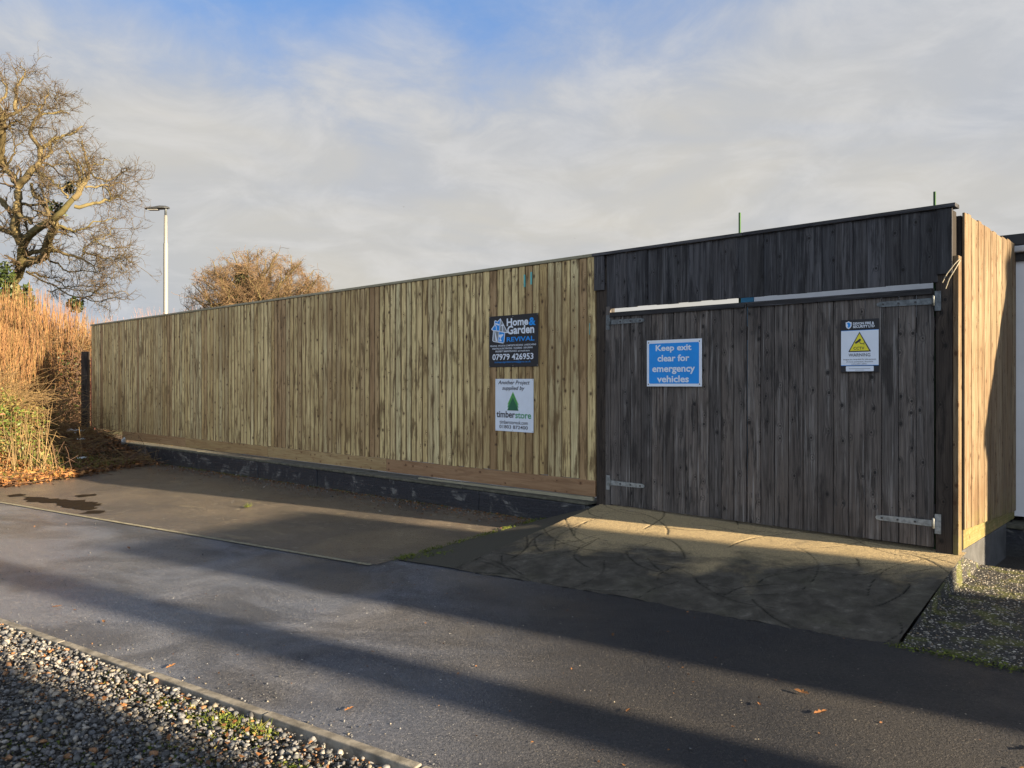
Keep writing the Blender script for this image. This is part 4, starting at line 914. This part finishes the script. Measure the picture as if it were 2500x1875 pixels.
# bramble and ivy bush in front
bush = thing('bramble_bush', (-10.4, 14.6, .3), 'sprawling bramble and ivy bush with yellow green leaves by the verge', 'bush')
def dome(n, c, r_, p=.35): 
    d = unit(rng.normal(0, 1, (n, 3))); d[:, 2] = np.abs(d[:, 2]); return np.array(c)+d*np.array(r_)*(rng.random((n, 1))**p)*(1+.12*np.sin(d[:, :1]*9)*np.cos(d[:, 2:]*7))
bs = Plant()
n = 2600; p0 = dome(n, (-10.6, 14.8, .2), (1.75, 2.7, 1.5), .5); dd_ = (p0-np.array((-10.6, 14.8, -.3)))*np.array((1, 1, .6))+rng.normal(0, .7, (n, 3))
P_ = walk(p0, dd_, rng.uniform(.3, 1.0, n), 7, .15, -.10); bs.add(tubes(P_, .0055*np.linspace(1, .5, 7)[None], 3))
n = 900; p0 = dome(n, (-11.3, 15.6, .2), (2., 2.4, 1.6), .5); P_ = walk(p0, rng.normal(0, .5, (n, 3))+np.array((.7, -.3, .8)), rng.uniform(.5, 1.3, n), 8, .1, -.06); bs.add(tubes(P_, .006*np.linspace(1, .5, 8)[None], 3))
bs.build('arching_stems', M['tan'], bush)
bl_ = Plant()
bl_.add(leaves(dome(15000, (-10.55, 14.3, .1), (1.7, 2.6, 1.55), .3), .036)); bl_.add(leaves(dome(3000, (-9.4, 13.1, .0), (.85, 1.1, .75), .4), .05))
bl_.build('leaves', M['leafyel'], bush)
bg_ = Plant(); bg_.add(leaves(dome(6500, (-10.0, 14.0, .1), (1.4, 1.9, 1.35), .3), .038)); bg_.add(leaves(dome(1300, (-8.55, 13.9, -.05), (.55, .8, .35), .4), .05)); bg_.build('green_leaves', M['leafgreen'], bush)
bd = Plant(); bd.add(leaves(dome(5000, (-10.7, 14.9, .1), (1.45, 2.2, 1.25), .7), .12)); bd.build('dead_leaves', M['litter'], bush)
# orange upright shoots over the bush (left edge of the picture)
sh2 = Plant(); sh2.add(shoots(1500, (-14.2, -11.0), (16.6, 19.2), (.5, 1.5), lambda x, y: np.interp(x, [-14, -12, -11], [3.3, 3.0, 2.5])+.15*np.sin(x*7), .0065, .09)); sh2.build('orange_shoots', M['orange'], bush)
# tall dry stalks
st = thing('dry_stalks', (-8.15, 13.0, 0), 'clump of tall pale dry stalks standing at the verge corner', 'plant')
pp = Plant(); n = 34; x = rng.normal(-8.15, .2, n); y = rng.normal(13.1, .2, n); P_ = walk(np.stack([x, y, np.zeros(n)], 1), np.stack([rng.normal(0, .16, n), rng.normal(0, .1, n), np.ones(n)], 1), rng.uniform(.5, 1.2, n), 7, .03)
pp.add(tubes(P_, .010*np.linspace(1, .3, 7)[None], 3)); pp.build('stems', M['tan'], st)
pp = Plant(); n = 90; x = rng.normal(-8.1, .4, n); y = rng.normal(13.2, .4, n); P_ = walk(np.stack([x, y, VZ(x, y)], 1), np.stack([rng.normal(0, .6, n), rng.normal(0, .6, n), np.ones(n)], 1), rng.uniform(.2, .5, n), 6, .1, -.15); pp.add(tubes(P_, .006*np.linspace(1, .3, 6)[None], 3)); pp.build('basal_leaves', M['leafyel'], st)
# pale bare shrub beyond the fence
sb = thing('bare_shrub', (-11.6, 26, 0), 'pinkish bare shrub tips showing above the fence around the lamp column', 'shrub')
pp = Plant(); pp.add(shoots(520, (-13.4, -10.0), (25.4, 26.8), (1.8, 3.0), lambda x, y: 4.0+.25*np.sin(x*4)-.09*np.abs(x+12), .006, .22, 6, .1)); pp.build('shoots', M['pinktwig'], sb)
# old dark post beside the fence end
op = MB(); op.box(world, -9.95, -9.81, 17.95, 18.08, .2, 2.25, r=.3); o = op.build('old_post', M['post'], None, .01); tag(o, 'old dark square timber post standing beside the left end of the fence', 'post')

# ground cover on the verge
def vscatter(n, x0, x1, y0, y1, dmin=-.15, dmax=9):
    x = rng.uniform(x0, x1, n); y = rng.uniform(y0, y1, n); d = vdist(x, y)+rng.normal(0, .10, n); k = (d > dmin) & (d < dmax) & ((x-C0[0])*NO[0]+(y-C0[1])*NO[1] > .12); x, y = x[k], y[k]
    return np.stack([x, y, np.maximum(VZ(x, y), GZ(x, y))+.012+rng.random(len(x))*.03], 1)
pp = Plant(); pp.add(leaves(vscatter(26000, -13, -6.2, 8, 18.5), .05, .75)); pp.build('leaf_litter', M['litter'])['kind'] = 'stuff'
dt = Plant(); c = vscatter(5200, -12, -6.4, 9, 19); n = len(c); P_ = walk(c, np.stack([rng.normal(0, 1, n), rng.normal(0, 1, n), rng.normal(.05, .22, n)], 1), rng.uniform(.15, .7, n), 5, .12); dt.add(tubes(P_, .0045, 3)); dt.build('cut_twigs', M['browntwig'])['kind'] = 'stuff'
dt = Plant(); c = vscatter(1500, -12, -6.8, 10, 19, .3); n = len(c); P_ = walk(c+np.array((0, 0, .04)), np.stack([rng.normal(0, 1, n), rng.normal(0, 1, n), rng.normal(.1, .2, n)], 1), rng.uniform(.3, .9, n), 5, .1); dt.add(tubes(P_, .005, 3)); dt.build('dry_straw', M['tan'])['kind'] = 'stuff'
def blades(c, L, r_=.003, spread=.5):
    n = len(c); P_ = walk(c, np.stack([rng.normal(0, spread, n), rng.normal(0, spread, n), np.ones(n)], 1), L*(.5+rng.random(n)), 4, .15, -.12); return tubes(P_, r_*np.array([[1, .9, .6, .2]]), 3)
pp = Plant(); pp.add(leaves(vscatter(9000, -10.5, -7.0, 10.4, 13.6, -.05, 1.9)+np.array((0, 0, .04)), .062, .5)); pp.build('leaf_drift', M['drift'])['kind'] = 'stuff'
gp = Plant(); c = vscatter(6000, -13, -7.2, 8, 15, .0, 1.4); c = c[(np.sin(c[:, 0]*3)+np.sin(c[:, 1]*2.6+1)) > -.1]; gp.add(blades(c, .12, .004)); gp.build('verge_grass', M['grass'])['kind'] = 'stuff'

# weeds along the kerb, gravel, wall foot and ramp joints
gp = Plant()
for a_, t_, n, sp, L in ((-3.05, 2.18, 420, .10, .05), (-2.85, 2.2, 160, .06, .06), (-3.45, 2.16, 150, .10, .035), (-3.9, 2.2, 160, .12, .035), (-2.45, 2.08, 90, .06, .03), (-2.3, 2.12, 40, .05, .03), (-1.75, 2.16, 30, .05, .03), (-2.0, 1.82, 420, .20, .022), (-1.35, 2.05, 70, .06, .03), (-1.0, 2.1, 60, .05, .03), (-1.4, 1.75, 120, .12, .02), (-.8, 2.1, 40, .06, .03), (-2.9, 1.5, 60, .1, .025), (-.5, 1.9, 50, .1, .025), (-2.2, 1.2, 160, .3, .02), (-1.2, 1.1, 160, .3, .02), (-2.9, 1.9, 260, .25, .018), (-1.7, 1.5, 260, .25, .018), (-.7, 1.7, 200, .2, .02), (-3.6, 1.6, 200, .25, .02), (-1.15, 2.15, 160, .18, .022), (-.45, 2.15, 140, .15, .025)):
    A = rng.normal(a_, sp, n); T = np.minimum(rng.normal(t_, sp*.35, n), 2.25); X = RD[0]*A+RP_[0]*T; Y = RD[1]*A+RP_[1]*T
    gp.add(blades(np.stack([X, Y, GZ(X, Y)-.04], 1), L, .0022, .9))
    gp.add(leaves(np.stack([X, Y, GZ(X, Y)-.03+rng.random(n)*L*.6], 1)[::2], .014, .5))
gp.build('kerb_weeds', M['grass'])['kind'] = 'stuff'
gp = Plant()
def strip(p0, p1, n, w, z=0): 
    t = rng.random(n); t = t[np.sin(t*37)+np.sin(t*83+1) > -.3]; q = np.array(p0)*(1-t[:, None])+np.array(p1)*t[:, None]; return q+np.concatenate([rng.normal(0, w, (len(t), 2)), np.zeros((len(t), 1))], 1)
w0 = FP(4.1, .13, .0); w1 = FP(13.5, .14, -.05)
for q, L in ((strip(w0, w1, 1500, .035), .02), (strip((-.99, 6.64, .005), (wl[0]-.1, wl[1]-.1, .04), 1100, .03), .018), (strip((-.99, 6.64, .005), (-.47, 6.9, .02), 300, .05), .018), (strip(FP(13.4, .2, -.06), FP(15, .3, -.06), 200, .08), .05)):
    gp.add(blades(q, L, .002, .9)); gp.add(leaves(q[::2]+np.array((0, 0, .006)), .012, .6))
c = np.array([-3.25, 9.55, -.01])+rng.normal(0, .02, (40, 3))*np.array((1, 1, 0)); gp.add(blades(c, .05, .003, .8))
gp.add(blades(np.array([3.0, 5.35, .15])*0+np.array(BR)+rng.normal(0, .03, (30, 3))*np.array((1, 1, 0)), .02, .002, .8))
q = np.array(c3[0])*(1-rng.random((900, 1))); t_ = rng.random((900, 1)); q = c3[0]*(1-t_)+c3[4]*t_+np.concatenate([rng.normal(0, .035, (900, 2)), np.zeros((900, 1))], 1); gp.add(leaves(q+np.array((0, 0, .004)), .012, .7))
gp.build('joint_moss', M['moss'])['kind'] = 'stuff'
# crumbs of leaf, grit and twig gathered along the wall foot, the joints and the gravel
n = 2600; sq = rng.uniform(4.0, 15., n); oq = .12+rng.exponential(.16, n); q = C0+DL*sq[:, None]+NO*oq[:, None]
ok = q[:, 0] < .2; q = q[ok]
pp = Plant(); pp.add(leaves(np.concatenate([q, (GZ(q[:, 0], q[:, 1])+.009)[:, None]], 1), .016, .85))
n = 500; A = rng.uniform(-5, 1, n); T = 2.24-rng.exponential(.28, n); X = RD[0]*A+RP_[0]*T; Y = RD[1]*A+RP_[1]*T
pp.add(leaves(np.stack([X, Y, GZ(X, Y)+.004], 1), .017, .7))
n = 260; A = rng.uniform(-9, 5, n); T = rng.uniform(2.4, 4.9, n); X = RD[0]*A+RP_[0]*T; Y = RD[1]*A+RP_[1]*T
pp.add(leaves(np.stack([X, Y, GZ(X, Y)+.004], 1), .009, .85)); pp.build('leaf_crumbs', M['litter'])['kind'] = 'stuff'
gq = Plant(); n = 1800; sq = rng.uniform(4.2, 14., n); oq = .12+rng.exponential(.22, n); q = C0+DL*sq[:, None]+NO*oq[:, None]; q = q[q[:, 0] < .1]
gq.add(rocks(np.concatenate([q, (GZ(q[:, 0], q[:, 1])+.007)[:, None]], 1), rng.lognormal(math.log(.009), .5, len(q)), .6)); gq.build('wall_foot_grit', M['gravel'])['kind'] = 'stuff'
# dry weed stem leaning at the left wall
wd = thing('dry_weed', FP(14.3, .2, -.1), 'thin dry weed stem growing at the foot of the black wall', 'plant')
pp = Plant(); c = np.array([FP(13.75, .25, -.08)]*7); P_ = walk(c, np.stack([rng.normal(-.4, .4, 7), rng.normal(0, .3, 7), np.ones(7)], 1), rng.uniform(.4, .95, 7), 7, .08); pp.add(tubes(P_, .004*np.linspace(1, .4, 7)[None], 3)); pp.build('stems', M['tan'], wd)

# ================================================================== LITTER AND FALLEN LEAVES
bt = thing('plastic_bottle', (0, 0, 0), 'crumpled clear white plastic bottle at the end of the black wall', 'bottle')
lathe('bottle_body', [(.03, 0), (.045, .01), (.04, .06), (.047, .1), (.043, .15), (.018, .2), (.015, .225)], M['plastic'], bt, (0, 0, 0), 12)
lathe('bottle_cap', [(.018, 0), (.018, .02)], M['plastic'], bt, (0, 0, .228), 10)
bt.location = (-8.1, 16.2, float(VZ(-8.1, 16.2))+.07); bt.rotation_euler = (R(62), R(14), R(25))
def scrap(name, c, w, mat, label, cat):
    V = []; F = []; n = 6; c = np.array(c)
    for i in range(n):
        for j in range(n): V.append(c+np.array(((i/(n-1)-.5)*w, (j/(n-1)-.5)*w*.7, 0))+rng.normal(0, w*.07, 3)+np.array((0, 0, w*.12)))
    for i in range(n-1):
        for j in range(n-1): F.append((i*n+j, (i+1)*n+j, (i+1)*n+j+1, i*n+j+1))
    o = npmesh(name, np.array(V), np.array(F), mat, None, np.zeros(len(F))); so_ = o.modifiers.new('s', 'SOLIDIFY'); so_.thickness = .003
    tag(o, label, cat)
def vz1(x, y): return float(VZ(np.array(x), np.array(y)))
scrap('paper_scrap', (-9.30, 16.6, vz1(-9.3, 16.6)+.07), .28, M['plastic'], 'largest white paper scrap lying on the brown verge', 'litter')
scrap('paper_scrap', (-8.85, 16.0, vz1(-8.85, 16.)+.06), .13, M['plastic'], 'small white paper scrap just below the largest one', 'litter')
scrap('paper_scrap', (-8.1, 14.6, vz1(-8.1, 14.6)+.05), .16, M['plastic'], 'white paper scrap nearest to the asphalt edge', 'litter')
scrap('plastic_wrapper', (-8.45, 12.75, vz1(-8.45, 12.75)+.95), .16, M['pink'], 'pink plastic wrapper caught in the yellow green bush', 'litter')
def dleaf(x, y, s_, z=None):
    z = float(GZ(x, y)) if z is None else z; a = random.uniform(0, 6.28); V = []; F = []
    O = [(-1, 0), (-.6, .28), (-.2, .22), (0, .42), (.25, .25), (.6, .3), (1, 0), (.6, -.3), (.25, -.22), (0, -.4), (-.25, -.2), (-.6, -.26)]
    V.append((0, 0, .006)); 
    for u_, v_ in O: V.append((u_*s_, v_*s_, .004+abs(v_)*s_*.7+.15*s_*u_*u_))
    for i in range(12): F.append((0, 1+i, 1+(i+1) % 12))
    me = bpy.data.meshes.new('fallen_leaf'); me.from_pydata(V, [], F); at = me.attributes.new('rnd', 'FLOAT', 'FACE'); at.data.foreach_set('value', np.full(12, random.random(), 'f'))
    o = link('fallen_leaf', me, M['litter']); o.location = (x, y, z+.004); o.rotation_euler = (random.uniform(-.2, .2), random.uniform(-.2, .2), a); return o
LV = [(1.40, 3.53, .035, 'curled brown leaf casting a small shadow low on the right side of the road'), (1.40, 3.76, .038, 'long brown leaf on the dark shadow edge low on the right side of the road'),
      (1.15, 3.62, .022, 'small brown leaf left of the two large leaves on the lit asphalt'), (.60, 4.62, .026, 'brown leaf lying in the dark shadow band below the ramp'),
      (2.16, 3.17, .05, 'brown leaf at the right edge of the road near the bottom corner'), (1.99, 3.0, .03, 'orange brown leaf beside the bottom edge at the right'), (.53, 3.55, .022, 'small orange leaf in the middle of the lit band of road'),
      (-.75, 3.58, .028, 'pale brown leaf in the front shadow left of centre'), (-.78, 4.35, .02, 'tiny brown leaf near the middle of the road'), (-3.55, 7.2, .04, 'orange brown leaf far left on the sunlit road'),
      (-1.82, 4.15, .03, 'twisted dark leaf left of centre on the bluish asphalt'), (-3.1, 5.3, .035, 'yellow green leaf on the left of the road near the kerb'), (-2.6, 4.95, .03, 'slim yellow leaf near the kerb at the left')]
for x, y, s_, lb in LV: tag(dleaf(x, y, s_), lb, 'leaf', 'fallen leaves on the road')
# distant birds
for bx_, bz0, by_, lb in (((872-1106)/1680*90, 1.5+(829-447)/1680*90, 90, 'larger distant bird gliding high above the fence'), ((1242-1106)/1680*110, 1.5+(829-515)/1680*110, 110, 'tiny distant bird low above the gate corner')):
    s_ = .22 if by_ == 90 else .16
    V = [(-1, 0, .25), (-.5, .1, .42), (0, .22, .08), (.5, .1, .45), (1, 0, .05), (.5, -.1, .38), (0, -.3, .0), (-.5, -.1, .36), (0, 0, .14), (0, 0, -.08)]
    F = [(0, 1, 7), (1, 2, 8), (1, 8, 7), (7, 8, 6), (2, 3, 8), (3, 5, 8), (5, 6, 8), (3, 4, 5), (2, 9, 6), (2, 1, 9), (6, 9, 7), (2, 9, 3), (6, 5, 9), (1, 7, 9), (3, 9, 5)]
    me = bpy.data.meshes.new('bird'); me.from_pydata([(x*s_, y*s_, z*s_) for x, y, z in V], [], F); o = link('bird', me, M['bird']); o.location = (bx_, by_, bz0); tag(o, lb, 'bird')

# ================================================================== unseen blocks and foliage added to cast the long shadows, behind the viewpoint
def SB(p, q, z): return SH(q, p, z)
hb = thing('ramp_shadow_caster', SH(-14, 5.2, 0), 'unseen brick block added to cast the shadow across the ramp foot', 'building')  # added volume, sized so its shadow bands the road and ramp foot
mb = MB(); mb.box(SB, 4.0, 6.44, -16.5, -13, -.2, 4.75); mb.build('wall', M['brick'], hb)
mb = MB(); mb.box(SB, 3.98, 6.45, -16.6, -12.9, 4.755, 4.98); mb.build('roof', M['felt'], hb)
cp = thing('narrow_shadow_caster', SH(-13.2, 3.07, 0), 'unseen tall brick pier added to cast the narrow front shadow', 'pier')  # added shaft, its width set by the narrow shadow strip
mb = MB(); mb.box(SB, 2.88, 3.27, -13.4, -13, -.2, 5.7); mb.build('shaft', M['brick'], cp); mb = MB(); mb.box(SB, 2.86, 3.29, -13.42, -12.98, 5.705, 5.8); mb.build('cap', M['kerb'], cp)
ho = thing('gravel_shadow_caster', SH(-15, -1, 0), 'unseen brick block added to cast the shadow covering the gravel', 'building')  # added volume, placed to keep the near gravel in shade
mb = MB(); mb.box(SB, -6, 2.05, -19, -13, -.2, 4.6); mb.build('wall', M['brick'], ho); mb = MB(); mb.box(SB, -6.1, 2.07, -19.1, -12.9, 4.605, 4.75); mb.build('roof', M['felt'], ho)
ev = thing('leafy_shadow_caster', SH(-14, 10.2, 0), 'unseen dense leafy mass added to shade the white building', 'tree')  # added foliage, outline shaped to shade the far end of the side fence
c0 = np.array(SH(-14, 10.45, 3.5)); d = unit(rng.normal(0, 1, (16000, 3))); rad_ = (1+.05*np.sin(d[:, 0]*9)*np.sin(d[:, 2]*11))[:, None]
pp = Plant(); pp.add(leaves(c0+d*np.array((2.7, 2.7, 3.7))*rad_*(rng.random((16000, 1))**.25), .22)); pp.add(leaves(c0+np.array((0, 0, -1.6))+unit(rng.normal(0, 1, (7000, 3)))*np.array((3.35, 3.35, 1.35)), .22)); pp.build('crown', M['ivy'], ev)
lathe('trunk', [(.28, -.2), (.2, 3), (.1, 5.5)], M['bark'], ev, (c0[0], c0[1], 0), 10)
